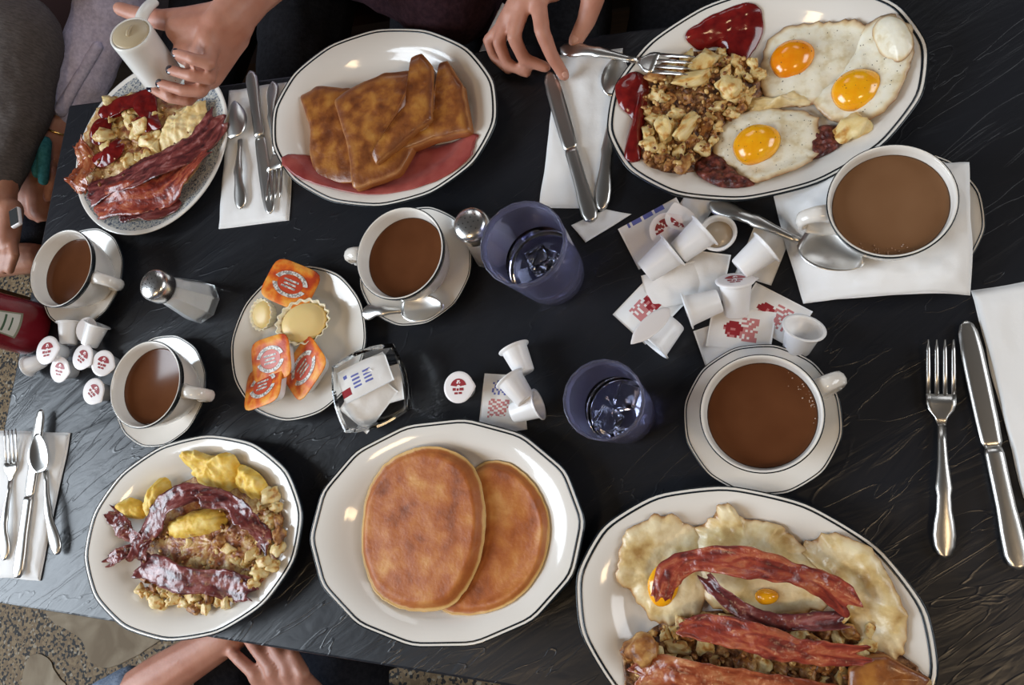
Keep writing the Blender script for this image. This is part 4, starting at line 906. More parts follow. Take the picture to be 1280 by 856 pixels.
big(pl, 884, 76, .0130, 'pale potato chunk at the top of the home fries', None, (1.1, .9, .7), .9, 3)
big(pl, 832, 165, .0130, 'pale potato chunk at the lower left of the home fries', None, (.8, 1.15, .7), .1, 4)
big(pl, 860, 160, .0130, 'slanting pale potato chunk in the lower home fries', None, (.62, 1.5, .6), -.6, 1)
pp = Pile(eggs_p); p = at(1063, 164, .018); pp.add(p.x, p.y, .0165, CH[5], 'single smooth potato chunk beside the fried eggs near the large cup', None, sc=(1.1, .9, .7), rz=.2)
crumbs('hash_crumbs', [(806, 120), (850, 76), (930, 74), (952, 100), (900, 170), (850, 222), (806, 205)], eggs_p, 420, .0016, .0036, 'crumb', 'tiny browned potato crumbs over the home fries on the egg platter', 'crumbs', .024, .026)

# ------------------------------------------------------------------ pancakes
def pancake(pts, hz, lift, label, tilt=None, seed=0):
    o = blob('pancake', pts, pan_p, .0105, M['pancake'], hz=hz, rings=26, seg=110, amp=.0009, sc=38, lift=lift, jag=.0006, edge_t=.0012, tilt=tilt, flat_top=True, seed=seed); return tag(o, label, 'pancake')
pancake([(592, 582), (628, 576), (660, 596), (681, 630), (687, 664), (679, 706), (655, 742), (616, 764), (570, 769), (545, 756), (552, 700), (560, 630)], .020, .0015, 'darker brown pancake underneath, at the right of the platter', seed=3)
pancake([(442, 655), (452, 612), (480, 577), (520, 559), (556, 560), (586, 578), (602, 616), (605, 664), (594, 712), (572, 748), (546, 764), (500, 762), (464, 742), (444, 702)], .030, .0025, 'golden pancake lying on top, at the left of the platter', tilt=(.11, 0, .0075), seed=7)

# ------------------------------------------------------------------ scrambled egg platter
hb = blob('hash_bed', [(180, 650), (230, 600), (300, 590), (345, 610), (360, 660), (352, 705), (320, 738), (270, 756), (215, 752), (185, 720)], scr_p, .016, M['hash_pale'], hz=.012, amp=.006, sc=110, rings=20, seg=110, power=3); tag(hb, 'fine browned hash under the scrambled egg and dark bacon', 'hash', kind='stuff')
def egg_lump(pts, plate, H, label, m='scramble', hz=.03, lift=.008, seed=0, amp=.005):
    o = blob('scrambled_egg', pts, plate, H, M[m], hz=hz, amp=amp, sc=75, rings=18, seg=90, lift=lift, jag=.006, power=3, seed=seed); return tag(o, label, 'egg')
egg_lump([(226, 570), (244, 563), (268, 570), (290, 566), (300, 585), (292, 606), (262, 612), (236, 598)], scr_p, .020, 'yellow scrambled egg lump at the top of its platter', seed=1)
egg_lump([(296, 580), (322, 590), (334, 606), (328, 622), (304, 622), (288, 604)], scr_p, .018, 'yellow scrambled egg lump at the upper right of the bacon arch', seed=2)
egg_lump([(186, 604), (200, 596), (204, 620), (190, 640), (176, 648), (172, 630)], scr_p, .018, 'yellow scrambled egg piece left of the bacon arch', seed=3)
egg_lump([(146, 632), (160, 622), (172, 634), (168, 648), (152, 646)], scr_p, .012, 'small yellow scrambled egg piece at the left of the platter', seed=4)
egg_lump([(202, 656), (222, 644), (250, 636), (272, 640), (278, 652), (262, 664), (230, 672), (208, 670)], scr_p, .014, 'smooth folded yellow egg piece framed by dark bacon', seed=5, lift=.018, hz=.035, amp=.002)
pl2 = Pile(scr_p, lambda x, y: scr_p.surf(x, y)+.006)
L2 = 'home-fry chunk, %s of the scrambled egg platter'; G2 = 'home fries on the scrambled egg platter'
scatter(pl2, [(322, 612), (345, 616), (358, 650), (352, 700), (326, 730), (300, 726), (318, 690), (330, 660)], 26, .006, .0115, 'home-fry chunk, %s in the scramble platter right heap', G2+' right', .024, .12, .72)
scatter(pl2, [(214, 676), (250, 668), (290, 672), (310, 690), (300, 708), (250, 712), (222, 700)], 22, .006, .0105, 'home-fry chunk, %s in the scramble platter centre heap', G2+' centre', .034, .3, .72)
scatter(pl2, [(176, 722), (200, 735), (260, 742), (300, 738), (285, 758), (240, 764), (190, 752), (170, 735)], 24, .0055, .0095, 'home-fry chunk, %s in the scramble platter near heap', G2+' near', .022, .25, .75)
crumbs('hash_crumbs', [(180, 660), (330, 620), (356, 660), (320, 735), (240, 762), (180, 740)], scr_p, 260, .0014, .0034, 'crumb', 'tiny browned crumbs over the scrambled egg platter', 'crumbs', .024, .024)
bacon([(174, 700, .030), (178, 672, .034), (192, 648, .040), (212, 628, .044), (240, 616, .046), (264, 620, .046)], 27, scr_p, 'dark bacon strip bending up the left of the scrambled egg platter', 'bacon_dark', seed=1.3)
bacon([(250, 622, .048), (282, 626, .046), (306, 644, .044), (322, 664, .040), (328, 690, .034)], 27, scr_p, 'dark bacon strip bending down the right of the scrambled egg platter', 'bacon_dark', seed=2.1)
bacon([(138, 640, .026), (150, 654, .028), (160, 668, .028), (178, 676, .030)], 22, scr_p, 'short curled dark bacon end at the upper left of the platter', 'bacon_dark', seed=3.7)
bacon([(132, 702, .026), (150, 694, .028), (166, 684, .030), (184, 676, .030)], 15, scr_p, 'thin dark bacon end poking to the left on the platter', 'bacon_dark', seed=5.2)
bacon([(170, 706, .034), (196, 712, .038), (226, 724, .040), (262, 728, .038), (296, 734, .034), (318, 736, .030)], 32, scr_p, 'broad dark bacon strip across the bottom of the scrambled egg platter', 'bacon_dark', seed=4.4)

# ------------------------------------------------------------------ bacon platter
o1 = blob('fried_egg', [(776, 690), (786, 664), (808, 650), (836, 644), (862, 656), (880, 668), (886, 720), (872, 770), (846, 784), (818, 778), (800, 760), (786, 740), (772, 724)], bac_p, .010, M['egg_over'], hz=.018, amp=.003, sc=55, rings=16, seg=90, lift=.003, jag=.006, seed=2); tag(o1, 'over-easy egg with yolk showing at the left of the bacon', 'egg')
yolk(o1, 828, 732, 20, .007, .023, 'yolk', 1.3)
o2 = blob('fried_egg', [(866, 664), (886, 650), (902, 630), (916, 632), (930, 648), (962, 652), (990, 668), (1010, 690), (1040, 720), (1030, 760), (960, 770), (890, 760), (868, 716)], bac_p, .012, M['egg_over'], hz=.02, amp=.004, sc=55, rings=16, seg=90, lift=.003, jag=.006, seed=5); tag(o2, 'over-easy egg in the middle behind the upper bacon strip', 'egg')
yolk(o2, 958, 746, 15, .007, .026, 'yolk', .7)
o3 = blob('fried_egg', [(1000, 686), (1030, 668), (1050, 666), (1090, 690), (1112, 722), (1130, 764), (1132, 800), (1118, 826), (1092, 830), (1068, 800), (1050, 750), (1020, 716)], bac_p, .010, M['egg_over'], hz=.02, amp=.0035, sc=55, rings=16, seg=90, lift=.0035, jag=.006, seed=8); tag(o3, 'over-easy egg at the right end of the bacon platter', 'egg')
hb = blob('hash_bed', [(782, 820), (800, 796), (850, 768), (920, 764), (1000, 766), (1080, 790), (1150, 836), (1150, 880), (1060, 905), (900, 905), (800, 880)], bac_p, .013, M['hash'], hz=.014, amp=.005, sc=100, rings=20, seg=120, power=3); tag(hb, 'fine browned hash under the lower bacon strips', 'hash', kind='stuff')
pl3 = Pile(bac_p, lambda x, y: bac_p.surf(x, y)+.007); L3 = 'home-fry chunk, %s of the bacon platter heap'; G3 = 'home fries on the bacon platter'
scatter(pl3, [(786, 806), (820, 786), (860, 776), (920, 774), (1000, 780), (1060, 800), (1050, 870), (900, 870), (800, 850)], 52, .0055, .0105, L3, G3, .024, .35, .75)
scatter(pl3, [(1040, 770), (1080, 780), (1110, 810), (1090, 830), (1050, 800)], 8, .006, .010, 'home-fry chunk, %s in the right bacon platter heap', G3+' right', .026, .2, .75)
p = at(803, 812, .03); pl3.add(p.x, p.y, .0145, CH[7], 'dark brown sausage-like chunk at the left edge of the near platter', None, 'potato', 'browned_chunk', sc=(1.2, 1, .9), rz=.3)
slab('toast_triangle', [(1062, 838, .036), (1086, 822, .038), (1108, 820, .038), (1140, 838, .036), (1164, 850, .032), (1150, 880, .034), (1060, 890, .036)], .014, 'toast', 'golden brown toasted piece at the lower right of the near platter', 'toast', seed=8)
crumbs('hash_crumbs', [(784, 812), (830, 780), (950, 795), (1080, 830), (1060, 880), (800, 870)], bac_p, 320, .0016, .0036, 'crumb', 'tiny browned crumbs between the lower bacon strips', 'crumbs', .024, .024)
bacon([(880, 722, .036), (904, 744, .038), (934, 766, .038), (970, 778, .038), (1010, 776, .037), (1056, 774, .036)], 26, bac_p, 'bacon strip tucked under the uppermost strip of the near platter', 'bacon_dark', seed=6.1)
bacon([(826, 748, .044), (838, 716, .050), (872, 700, .054), (930, 702, .056), (984, 714, .055), (1030, 732, .052), (1068, 758, .046)], 40, bac_p, 'uppermost broad bacon strip arching over the eggs on the near platter', 'bacon', seed=1.9)
bacon([(850, 784, .042), (890, 786, .046), (940, 796, .048), (990, 812, .048), (1036, 818, .046), (1082, 818, .042)], 40, bac_p, 'broad dark red bacon strip across the middle of the near platter', 'bacon', seed=3.3)
bacon([(792, 844, .038), (830, 838, .042), (880, 846, .044), (930, 856, .044), (990, 866, .042), (1050, 872, .040)], 40, bac_p, 'lowest bacon strip cut off by the near edge of the picture', 'bacon_orange', seed=4.8)

# ------------------------------------------------------------------ floral plate
hb = blob('hash_bed', [(112, 176), (136, 134), (180, 116), (226, 126), (256, 146), (258, 180), (236, 222), (190, 256), (140, 252), (112, 226)], flo_p, .014, M['hash_pale'], hz=.012, amp=.005, sc=90, rings=20, seg=100, power=3); tag(hb, 'soft potato mash bed under ketchup and bacon on the floral plate', 'potato', kind='stuff')
egg_lump([(196, 158), (206, 140), (226, 128), (250, 124), (256, 142), (250, 164), (222, 180), (196, 190), (188, 176)], flo_p, .016, 'pale scrambled egg lump beside the ketchup on the floral plate', 'scramble_pale', .03, .010, 11)
pl4 = Pile(flo_p, lambda x, y: flo_p.surf(x, y)+.010); L4 = 'soft home-fry chunk, %s of the heap on the floral plate'; G4 = 'home fries on the floral plate'
scatter(pl4, [(118, 170), (140, 128), (180, 118), (196, 150), (190, 190), (150, 210), (120, 212)], 30, .007, .0125, L4, G4, .028, .12, .75)
for (pts, lab) in (([(160, 116), (182, 108), (190, 118), (192, 140), (196, 156), (184, 158), (178, 136), (164, 130), (140, 140), (126, 148), (124, 138), (142, 124)], 'ketchup trail across the top of the floral plate'),
                   ([(120, 150), (134, 144), (132, 160), (124, 176), (114, 178), (112, 166)], 'ketchup dab at the left rim of the floral plate'),
                   ([(160, 146), (176, 140), (186, 152), (180, 162), (164, 158)], 'round ketchup dab in the middle of the floral plate'),
                   ([(112, 196), (124, 182), (140, 170), (150, 176), (146, 190), (132, 202), (118, 206)], 'shiny ketchup dab at the left of the floral plate')):
    k = blob('ketchup_dab', pts, flo_p, .007, M['ketchup'], hz=.036, amp=.0025, sc=70, lift=.021, power=2.2, seg=80); tag(k, lab, 'ketchup')
bacon([(112, 244, .030), (144, 228, .036), (182, 214, .038), (218, 196, .038), (250, 172, .036), (276, 146, .030)], 36, flo_p, 'long dark bacon strip slanting across the floral plate', 'bacon_dark', seed=2.7)
bacon([(120, 256, .028), (156, 250, .032), (194, 240, .034), (226, 218, .032), (258, 186, .030)], 40, flo_p, 'lower glossy red-brown bacon strip on the floral plate', 'bacon', seed=5.9)
bacon([(100, 178, .030), (104, 200, .032), (100, 226, .030), (96, 240, .028)], 24, flo_p, 'orange bacon piece at the left rim of the floral plate', 'bacon_orange', seed=7.4)
bacon([(150, 262, .022), (180, 262, .024), (222, 246, .024)], 30, flo_p, 'short dark bacon piece at the bottom of the floral plate', 'bacon_dark', seed=8.4)
crumbs('hash_crumbs', [(112, 176), (150, 126), (240, 136), (240, 210), (180, 254), (118, 230)], flo_p, 160, .0016, .0034, 'crumb', 'tiny browned crumbs over the floral plate', 'crumbs', .024, .024)

# ------------------------------------------------------------------ people (mostly outside the picture: arms, hands, laps)
def capsules(caps, seg=12):
    """caps: (p0, r0, p1, r1) tapered limbs with round ends"""
    vs_, fs = [], []
    for p0, r0, p1, r1 in caps:
        p0, p1 = V(p0), V(p1); d = p1-p0; L = d.length
        if L < 1e-5: d = V((0, 0, 1)); p1 = p0+d*1e-4
        d = d.normalized(); up = V((0, 0, 1)) if abs(d.z) < .9 else V((1, 0, 0)); s = d.cross(up).normalized(); u = s.cross(d); off = len(vs_); rows = []
        for a in (-80, -55, -28, 0): rows.append((p0+d*(r0*math.sin(math.radians(a))), r0*math.cos(math.radians(a))))
        for a in (0, 28, 55, 80): rows.append((p1+d*(r1*math.sin(math.radians(a))), r1*math.cos(math.radians(a))))
        for c, r in rows:
            for k in range(seg): t = 2*PI*k/seg; vs_.append(c+s*(math.cos(t)*r)+u*(math.sin(t)*r))
        fs += grid_faces(len(rows), seg, True, off=off); fs.append(tuple(off+k for k in range(seg-1, -1, -1))); b = off+(len(rows)-1)*seg; fs.append(tuple(b+k for k in range(seg)))
    return vs_, fs
def skinned(name, caps, m, parent, voxel=.004, smooth=6, disp=None):
    vs_, fs = capsules(caps); o = mesh(name, [v-parent.location for v in vs_], fs, M[m], parent)
    r = o.modifiers.new('remesh', 'REMESH'); r.mode = 'VOXEL'; r.voxel_size = voxel; r.use_smooth_shade = True
    s = o.modifiers.new('smooth', 'SMOOTH'); s.factor = .5; s.iterations = smooth
    if disp:
        tx = bpy.data.textures.new(name+'_folds', 'CLOUDS'); tx.noise_scale = disp[0]; d = o.modifiers.new('folds', 'DISPLACE'); d.texture = tx; d.strength = disp[1]; d.mid_level = .5
    return o
def chain(pts, r0, r1):
    n = len(pts)-1; return [(pts[i], r0+(r1-r0)*i/n, pts[i+1], r0+(r1-r0)*(i+1)/n) for i in range(n)]
def nail(parent, tip, dirv, up, m, s=1.0):
    dirv = dirv.normalized(); up = (up-dirv*up.dot(dirv)).normalized(); sd = dirv.cross(up)
    bm = bmesh.new(); bmesh.ops.create_uvsphere(bm, u_segments=12, v_segments=8, radius=1)
    for v in bm.verts: v.co = tip+dirv*(v.co.x*.0058*s)+sd*(v.co.y*.0048*s)+up*(v.co.z*.0016*s)-parent.location
    me = bpy.data.meshes.new('fingernail'); bm.to_mesh(me); bm.free(); me.materials.append(M[m]); me.polygons.foreach_set('use_smooth', [True]*len(me.polygons)); return link(bpy.data.objects.new('fingernail', me), parent)
def head_caps(c, f):
    s = V((-f.y, f.x, 0)); u = V((0, 0, 1))
    return [(c+u*.03-f*.02, .088, c+u*.03+f*.01, .085), (c-u*.05+f*.03, .060, c+f*.035, .066), (c-u*.085+f*.055, .026, c-u*.075+f*.05, .03), (c-u*.02+f*.098, .010, c+u*.02+f*.088, .007),
            (c-u*.022+f*.108, .012, c-u*.024+f*.100, .013), (c+s*.082, .018, c+s*.084-u*.025, .012), (c-s*.082, .018, c-s*.084-u*.025, .012)]
def person(label, hip, f, sh_z, skin, top_m, leg_m, armL, armR, sleeves, hair='hair', knees=None, lean=.0, extra=None, belly=.135, head=True):
    """armL / armR: (skin caps); sleeves: caps; f = facing direction"""
    hip = V(hip); r = thing('person', (hip.x, hip.y, 0), label, 'person'); s = V((-f.y, f.x, 0)); u = V((0, 0, 1))
    chest = hip+u*(sh_z-.10-hip.z)+f*lean; neck = chest+u*.16+f*.02; hd = neck+u*.16+f*.05
    body = [(hip, .08, chest, .09), (chest+s*.12, .05, chest-s*.12, .05), (chest, .07, neck, .052), (neck, .052, hd-u*.05, .055)]+head_caps(hd, f)+armL+armR
    b = skinned('body', body, skin, r, .0034, 4)
    for sd in (-1, 1):
        e = hd+s*sd*.032+f*.083+u*.022; bm = bmesh.new(); bmesh.ops.create_uvsphere(bm, u_segments=12, v_segments=8, radius=.011); bmesh.ops.translate(bm, verts=bm.verts, vec=e-r.location)
        me = bpy.data.meshes.new('eye'); bm.to_mesh(me); bm.free(); me.materials.append(M['eye']); link(bpy.data.objects.new('eye', me), b)
    skinned('mouth', [(hd+s*.02+f*.084-u*.056, .005, hd-s*.02+f*.084-u*.056, .005)], 'lip', r, .0025, 2)
    skinned('hair', [(hd+u*.06-f*.03, .088, hd+u*.062+f*.02, .080), (hd-f*.05, .080, hd-f*.055-u*.09, .07), (hd+s*.075-f*.02+u*.03, .03, hd+s*.085-f*.03-u*.10, .03), (hd-s*.075-f*.02+u*.03, .03, hd-s*.085-f*.03-u*.10, .03)], hair, r, .006, 3, (.03, .012))
    skinned('sweater', [(hip+u*.02, belly, chest, .125), (chest+s*.14, .075, chest-s*.14, .075), (chest+u*.02, .11, neck-u*.03, .066)]+sleeves, top_m, r, .007, 5, (.05, .012))
    kn = knees or [hip+f*.42+s*.12+u*.02, hip+f*.42-s*.12+u*.02]
    legs = []
    for k, sd in zip(kn, (1, -1)):
        k = V(k); legs += [(hip+s*sd*.09, .095, k, .066), (k, .064, V((k.x, k.y, .10))+f*.02, .045)]
        a = V((k.x, k.y, .05))+f*.02; skinned('shoe', [(a-f*.04, .045, a+f*.15-u*.012, .034)], 'shoe', r, .008, 3)
    skinned('trousers', legs+[(hip+s*.06, .12, hip-s*.06, .12)], leg_m, r, .008, 5, (.06, .010))
    return r, b
def nail_on(b, tip, d, up, m, s=1.0):
    o = nail(b, tip-b.parent.location, d, up, m, s); return o
DN = V((0, -1, 0))
# --- the woman with the lavender top, pouring: left hand round the white shaker
S0, S1 = at(163, 42, .205), at(207, 101, .125)               # lid centre, base centre
sa = (S0-S1).normalized(); SR = .0265
shk = thing('white_shaker', S1, 'white cylindrical shaker with tan lid held over the floral plate', 'shaker'); shk.rotation_mode = 'QUATERNION'; shk.rotation_quaternion = sa.to_track_quat('Z', 'Y')
SL = (S0-S1).length
lathe('shaker_body', [(0, 0), (SR*.86, 0), (SR*.95, .003), (SR, .010), (SR, SL*.8), (SR*1.01, SL*.93), (SR*1.0, SL*.985), (SR*.97, SL), (SR*.90, SL), (SR*.88, SL-.003), (0, SL-.003)], M['shaker_white'], shk, 48)
ld = lathe('lid', [(0, SL-.003), (SR*.88, SL-.003), (SR*.87, SL-.0005), (SR*.80, SL+.0012), (SR*.4, SL+.0022), (0, SL+.0025)], M['shaker_tan'], shk, 48)
nb = tube('lid_nub', [(-.004, .004, SL+.0022), (-.001, .0005, SL+.0045), (.004, -.004, SL+.0035), (.007, -.007, SL+.002)], lambda t: .0026-.0008*t, M['shaker_tan'], ld, 10, 12)
ha_ = shk.rotation_quaternion.inverted() @ V((.15, 1, .2)); HA = math.atan2(ha_.y, ha_.x)
hd_ = tube('thumb_flap', [(SR*k*math.cos(HA), SR*k*math.sin(HA), SL*z) for k, z in ((.9, .93), (1.3, .95), (1.8, .93), (2.3, .88))], .0055, M['shaker_white'], shk, 10, 20, 1.5)
def fingA(pts, r0=.0092, r1=.0070): return chain([at(*p) for p in pts], r0, r1)
wr = at(312, -2, .150); el = at(430, -110, .06)
palm = [(wr, .026, at(286, 26, .158), .027), (at(292, 10, .158), .024, at(262, 50, .168), .016), (at(296, 30, .150), .022, at(262, 78, .150), .015), (at(292, 44, .140), .021, at(258, 100, .136), .014), (at(285, 56, .132), .018, at(246, 112, .124), .013),
        (at(276, 30, .165), .022, at(258, 70, .155), .018), (at(280, 62, .140), .020, at(262, 96, .135), .016)]
palm += [(at(276, 32, .160), .021, at(226, 38, .168), .019), (at(276, 52, .150), .020, at(232, 66, .158), .016), (at(262, 22, .160), .018, at(222, 26, .168), .015)]
fA = [fingA([(266, 56, .166), (262, 80, .176), (242, 74, .188), (221, 67, .186)]), fingA([(264, 78, .152), (262, 98, .160), (240, 95, .172), (214, 88, .170)]),
      fingA([(258, 98, .138), (252, 114, .148), (228, 113, .158), (201, 105, .156)]), fingA([(246, 112, .126), (236, 126, .132), (212, 123, .142), (190, 111, .142)], .0082, .0062)]
palm += [(at(256, 80, .150), .015, at(244, 88, .150), .013), (at(252, 96, .140), .014, at(242, 104, .136), .012), (at(258, 90, .158), .010, at(250, 92, .158), .009)]
th_ = chain([at(280, 18, .160), at(238, 24, .166), at(204, 25, .168), at(176, 20, .168), at(150, 11, .172)], .0175, .0092)
tipsA = [((221, 67, .186), (242, 74, .188)), ((214, 88, .170), (240, 95, .172)), ((201, 105, .156), (228, 113, .158)), ((190, 111, .142), (212, 123, .142))]
hipA = V((-.93, 1.00, .55)); shA = V((-.78, .98, 1.02))
armL_A = [c for f_ in fA for c in f_]+palm+th_+[(wr, .025, at(360, -50, .11), .033), (at(360, -50, .11), .033, el, .037), (el, .038, shA, .045)]
e2_, w2 = at(142, -8, -.06), at(74, 152, -.10); shR = V((-1.10, .98, 1.02))
hA2 = at(48, 232, -.13)
fR = []
for k, (dx, dy) in enumerate(((14, 40), (4, 48), (-6, 46), (-14, 38))):
    fR += chain([at(48+dx*.5, 232+dy*.4, -.13), at(48+dx*.8, 232+dy*.75, -.125), at(44+dx, 226+dy, -.145)], .0095, .0075)
armR_A = [(shR, .045, e2_, .036), (e2_, .036, w2, .026), (w2, .027, hA2, .032), (at(60, 200, -.115), .030, at(40, 250, -.13), .030), (at(52, 205, -.115), .026, at(52, 262, -.125), .022)]+fR+chain([at(58, 190, -.11), at(66, 222, -.105), at(60, 246, -.11)], .013, .009)
pA, bA = person('person in lavender knit top with dark nails, pouring from the white shaker', hipA, DN, 1.06, 'skin', 'lavender', 'black', armL_A, armR_A,
       [(shA, .07, (el+shA)/2, .056), ((el+shA)/2, .056, el, .05), (shR, .07, e2_, .056), (e2_, .056, at(108, 80, -.085), .052), (at(108, 80, -.085), .052, at(84, 132, -.10), .044)], lean=-.02)
for (t_, b_) in tipsA:
    t3, b3 = at(*t_), at(*b_); nail_on(bA, t3+(t3-b3).normalized()*.0030+V((.62, -.40, .66)).normalized()*.0062, t3-b3, V((.62, -.40, .66)), 'nail_dark', 1.2)
skinned('sleeve_hem', [(at(122, 58, -.055), .010, at(88, 116, -.066), .010), (at(88, 116, -.066), .010, at(76, 138, -.075), .012)], 'lavender', pA, .004, 3)
w3 = w2+(hA2-w2)*.12; o = lathe('bracelet', [(.030, -.002), (.0325, 0), (.030, .002), (.029, 0)], M['gold'], pA, 32, close=False); o.location = w3-pA.location; o.rotation_mode = 'QUATERNION'; o.rotation_quaternion = (hA2-w2).to_track_quat('Z', 'Y')
o['label'] = 'thin gold bracelet'
skinned('wrist_cloth', [(at(56, 178, -.075), .012, at(54, 226, -.08), .009), (at(50, 184, -.08), .012, at(48, 215, -.085), .012)], 'teal', pA, .004, 3)['label'] = 'teal cloth strip'

# --- person at the table end, grey-brown sleeve
f_ = V((1, -.1, 0)).normalized()
hipB = V((-1.78, .62, .55)); eB, wB = at(28, 40, .02), at(0, 240, -.05); shB, shB2 = V((-1.66, .80, 1.02)), V((-1.72, .42, 1.02))
hB = at(-6, 285, -.06); fB = []
for k, dx in enumerate((16, 8, 0, -8)): fB += chain([at(4+dx*.6, 292, -.06), at(2+dx, 318, -.06), at(-4+dx, 338, -.075)], .0095, .0075)
armB = [(shB, .045, eB, .036), (eB, .036, wB, .027), (wB, .027, hB, .034), (at(14, 262, -.055), .02, at(10, 300, -.06), .018)]+fB
pB, bB = person('person at the table end with grey-brown long sleeve hanging down', hipB, f_, 1.06, 'skin_warm', 'taupe', 'navy', armB, [(shB2, .045, V((-1.62, .36, .74)), .036), (V((-1.62, .36, .74)), .036, V((-1.42, .36, .62)), .028), (V((-1.42, .36, .62)), .034, V((-1.32, .37, .60)), .028)],
       [(shB, .075, eB, .062), (eB, .062, at(20, 140, -.02), .055), (at(20, 140, -.02), .055, at(-6, 222, -.045), .044), (shB2, .07, V((-1.62, .36, .74)), .055), (V((-1.62, .36, .74)), .05, V((-1.45, .36, .63)), .045)])
wt = thing('phone', at(20, 272, -.03), 'small dark screen with pale edge by the hand at the left', 'phone', .4); box('phone_body', (-.010, -.017, -.004), (.010, .017, .004), M['foil'], wt, .003); box('phone_screen', (-.0085, -.0145, .004), (.0085, .0145, .0046), M['hole'], wt)

# --- person behind the French toast, dark maroon sweater (no hands in view)
hipC = V((-.46, .90, .55))
lapC = [(V((-.27, .90, 1.0)), .04, V((-.22, .80, .72)), .034), (V((-.22, .80, .72)), .034, V((-.42, .74, .62)), .028), (V((-.42, .74, .62)), .032, V((-.48, .73, .61)), .028)]
lapC2 = [(V((-.65, .90, 1.0)), .04, V((-.72, .82, .72)), .034), (V((-.72, .82, .72)), .034, V((-.54, .74, .63)), .028), (V((-.54, .74, .63)), .032, V((-.49, .73, .63)), .028)]
person('person in dark maroon sweater behind the French toast platter', hipC, DN, 1.06, 'skin_warm', 'maroon', 'black', lapC, lapC2,
       [(at(556, -22, .0), .085, hipC+V((0, 0, .2)), .13), (V((-.27, .90, 1.0)), .07, V((-.22, .80, .72)), .055), (V((-.22, .80, .72)), .052, V((-.40, .745, .63)), .045), (V((-.65, .90, 1.0)), .07, V((-.72, .82, .72)), .055), (V((-.72, .82, .72)), .052, V((-.55, .745, .64)), .045)], belly=.15)

# --- person behind the egg platter, right hand pressing on the knife
hipE = V((-.06, .98, .55)); shE, shE2 = V((-.26, .96, 1.02)), V((.14, .96, 1.02)); wE = at(700, -62, .075); eE = V((-.44, .93, .83))
kn = {'i': (672, -2, .066), 'm': (654, 6, .064), 'r': (640, 18, .056), 'p': (630, 30, .046)}
fE = [chain([at(*p) for p in (kn['i'], (678, 40, .062), (690, 70, .040), (705, 94, .017))], .0108, .0076), chain([at(*p) for p in (kn['m'], (642, 46, .056), (655, 74, .030), (682, 84, .017))], .0100, .0072),
      chain([at(*p) for p in (kn['r'], (623, 52, .044), (634, 80, .022), (658, 91, .013))], .0092, .0068), chain([at(*p) for p in (kn['p'], (610, 50, .034), (618, 72, .018), (636, 88, .012))], .0080, .0060)]
pE_ = [(wE, .027, at(*kn['i']), .0135), (wE, .026, at(*kn['m']), .0135), (at(690, -56, .066), .024, at(*kn['r']), .013), (at(684, -50, .055), .020, at(*kn['p']), .011), (wE, .026, at(690, -20, .066), .021)]
tE = chain([at(728, -40, .064), at(742, -4, .052), at(733, 26, .036), at(719, 52, .026)], .0170, .0092)
armE = [c for f2 in fE for c in f2]+pE_+tE+[(wE, .027, (wE+eE)/2, .032), ((wE+eE)/2, .032, eE, .037), (eE, .037, shE, .045)]
armE2 = [(shE2, .045, V((.24, .92, .78)), .036), (V((.24, .92, .78)), .036, V((.10, .80, .68)), .028), (V((.10, .80, .68)), .034, V((.02, .76, .68)), .03)]
pE, bE = person('person in black behind the egg platter, right hand pressing on a knife', hipE, DN, 1.06, 'skin', 'black', 'black', armE, armE2,
       [(shE, .07, eE, .056), (eE, .056, wE+(eE-wE)*.45, .046), (shE2, .07, V((.24, .92, .78)), .055), (V((.24, .92, .78)), .052, V((.14, .83, .70)), .045)])
a_, b_ = at(719, 52, .026), at(733, 26, .036); nail_on(bE, a_+(a_-b_).normalized()*.001+V((.002, -.001, .0082)), a_-b_, V((.25, -.1, 1)), 'nail', 1.05)
a_, b_ = at(705, 94, .017), at(690, 70, .040); nail_on(bE, a_+V((.003, -.003, .006)), a_-b_, V((.3, -.5, .9)), 'nail', .72)
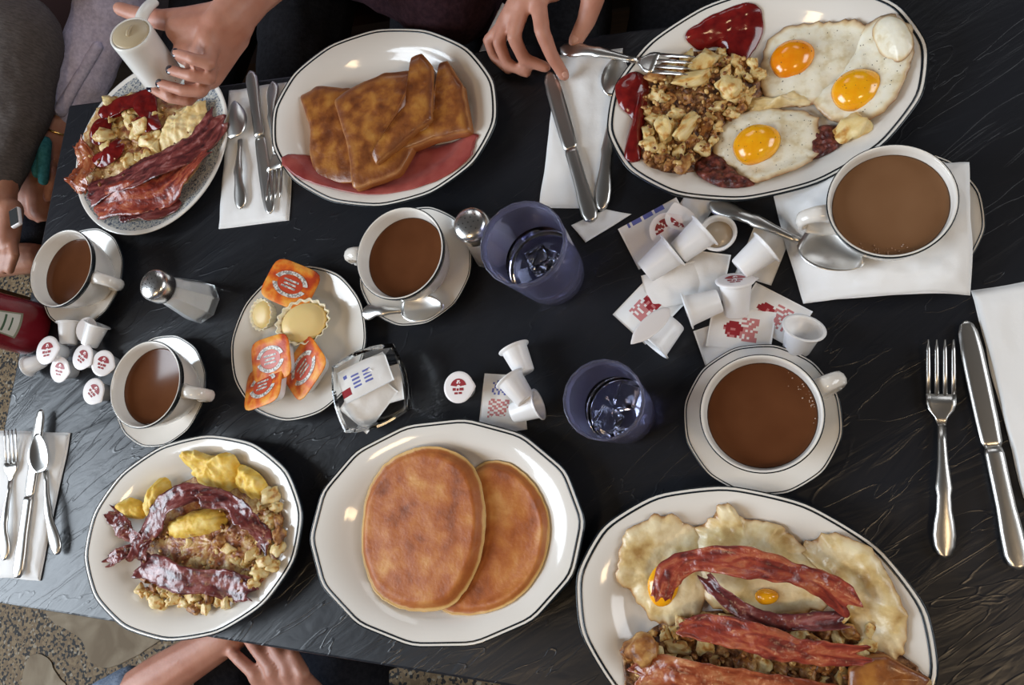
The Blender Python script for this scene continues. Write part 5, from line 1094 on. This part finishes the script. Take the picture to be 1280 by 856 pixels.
napkin([(622, -6), (648, 10), (608, 74), (590, 62)], 'pale paper napkin strip hanging behind the pressing hand', 1, .002, 61, -.018)

# --- person at the near left corner: bare forearm with blue cuff, hand on dark trousers
UP = V((.12, 1, 0)).normalized()
hipD = V((-.66, -.62, .55)); shD, shD2 = V((-.86, -.58, 1.0)), V((-.44, -.62, 1.0)); eD = at(120, 905, -.10); wD = at(290, 792, -.09)
hD = at(318, 745, -.10)
armD = [(shD, .045, eD, .036), (eD, .038, at(200, 848, -.095), .034), (at(200, 848, -.095), .034, wD, .025), (wD, .025, hD, .033)]+[c for k in range(4) for c in chain([at(328, 728+k*9, -.10), at(352, 718+k*9, -.10), at(370, 716+k*9, -.11)], .0095, .0075)]
eD2 = V((-.42, -.50, .70)); wD2 = at(398, 884, -.12)
fD = []
for (kx, ky, mx, my, tx, ty) in ((320, 843, 299, 824, 281, 806), (341, 836, 322, 814, 306, 792), (361, 836, 345, 812, 332, 790), (379, 842, 367, 820, 356, 800)):
    fD += chain([at(kx, ky, -.068), at(mx, my, -.070), at(tx, ty, -.092)], .0094, .0078)
pD_ = [(wD2, .026, at(322, 846, -.072), .0125), (wD2, .026, at(342, 840, -.070), .0125), (wD2, .025, at(361, 840, -.070), .012), (wD2, .023, at(378, 846, -.074), .011)]+chain([at(385, 885, -.10), at(330, 885, -.09), at(300, 868, -.09)], .015, .009)
armD2 = [(shD2, .045, eD2, .036), (eD2, .036, wD2, .027)]+fD+pD_
person('person at the near corner with bare forearm, blue cuff and hand on dark trousers', hipD, UP, 1.05, 'skin', 'denim', 'navy', armD, armD2,
       [(shD, .07, eD, .054), (eD, .054, at(148, 884, -.098), .049), (at(148, 884, -.098), .049, at(163, 873, -.098), .046), (shD2, .07, eD2, .055)],
       knees=[V((-.78, -.20, .56)), at(400, 850, -.21)+V((.03, .05, 0))])
chair(-.66, -.62, -.12, 'dark wooden chair at the near corner under the person with blue cuffs')
chair(-1.80, .62, -PI/2, 'dark wooden chair at the table end under the person with the grey-brown sleeve')
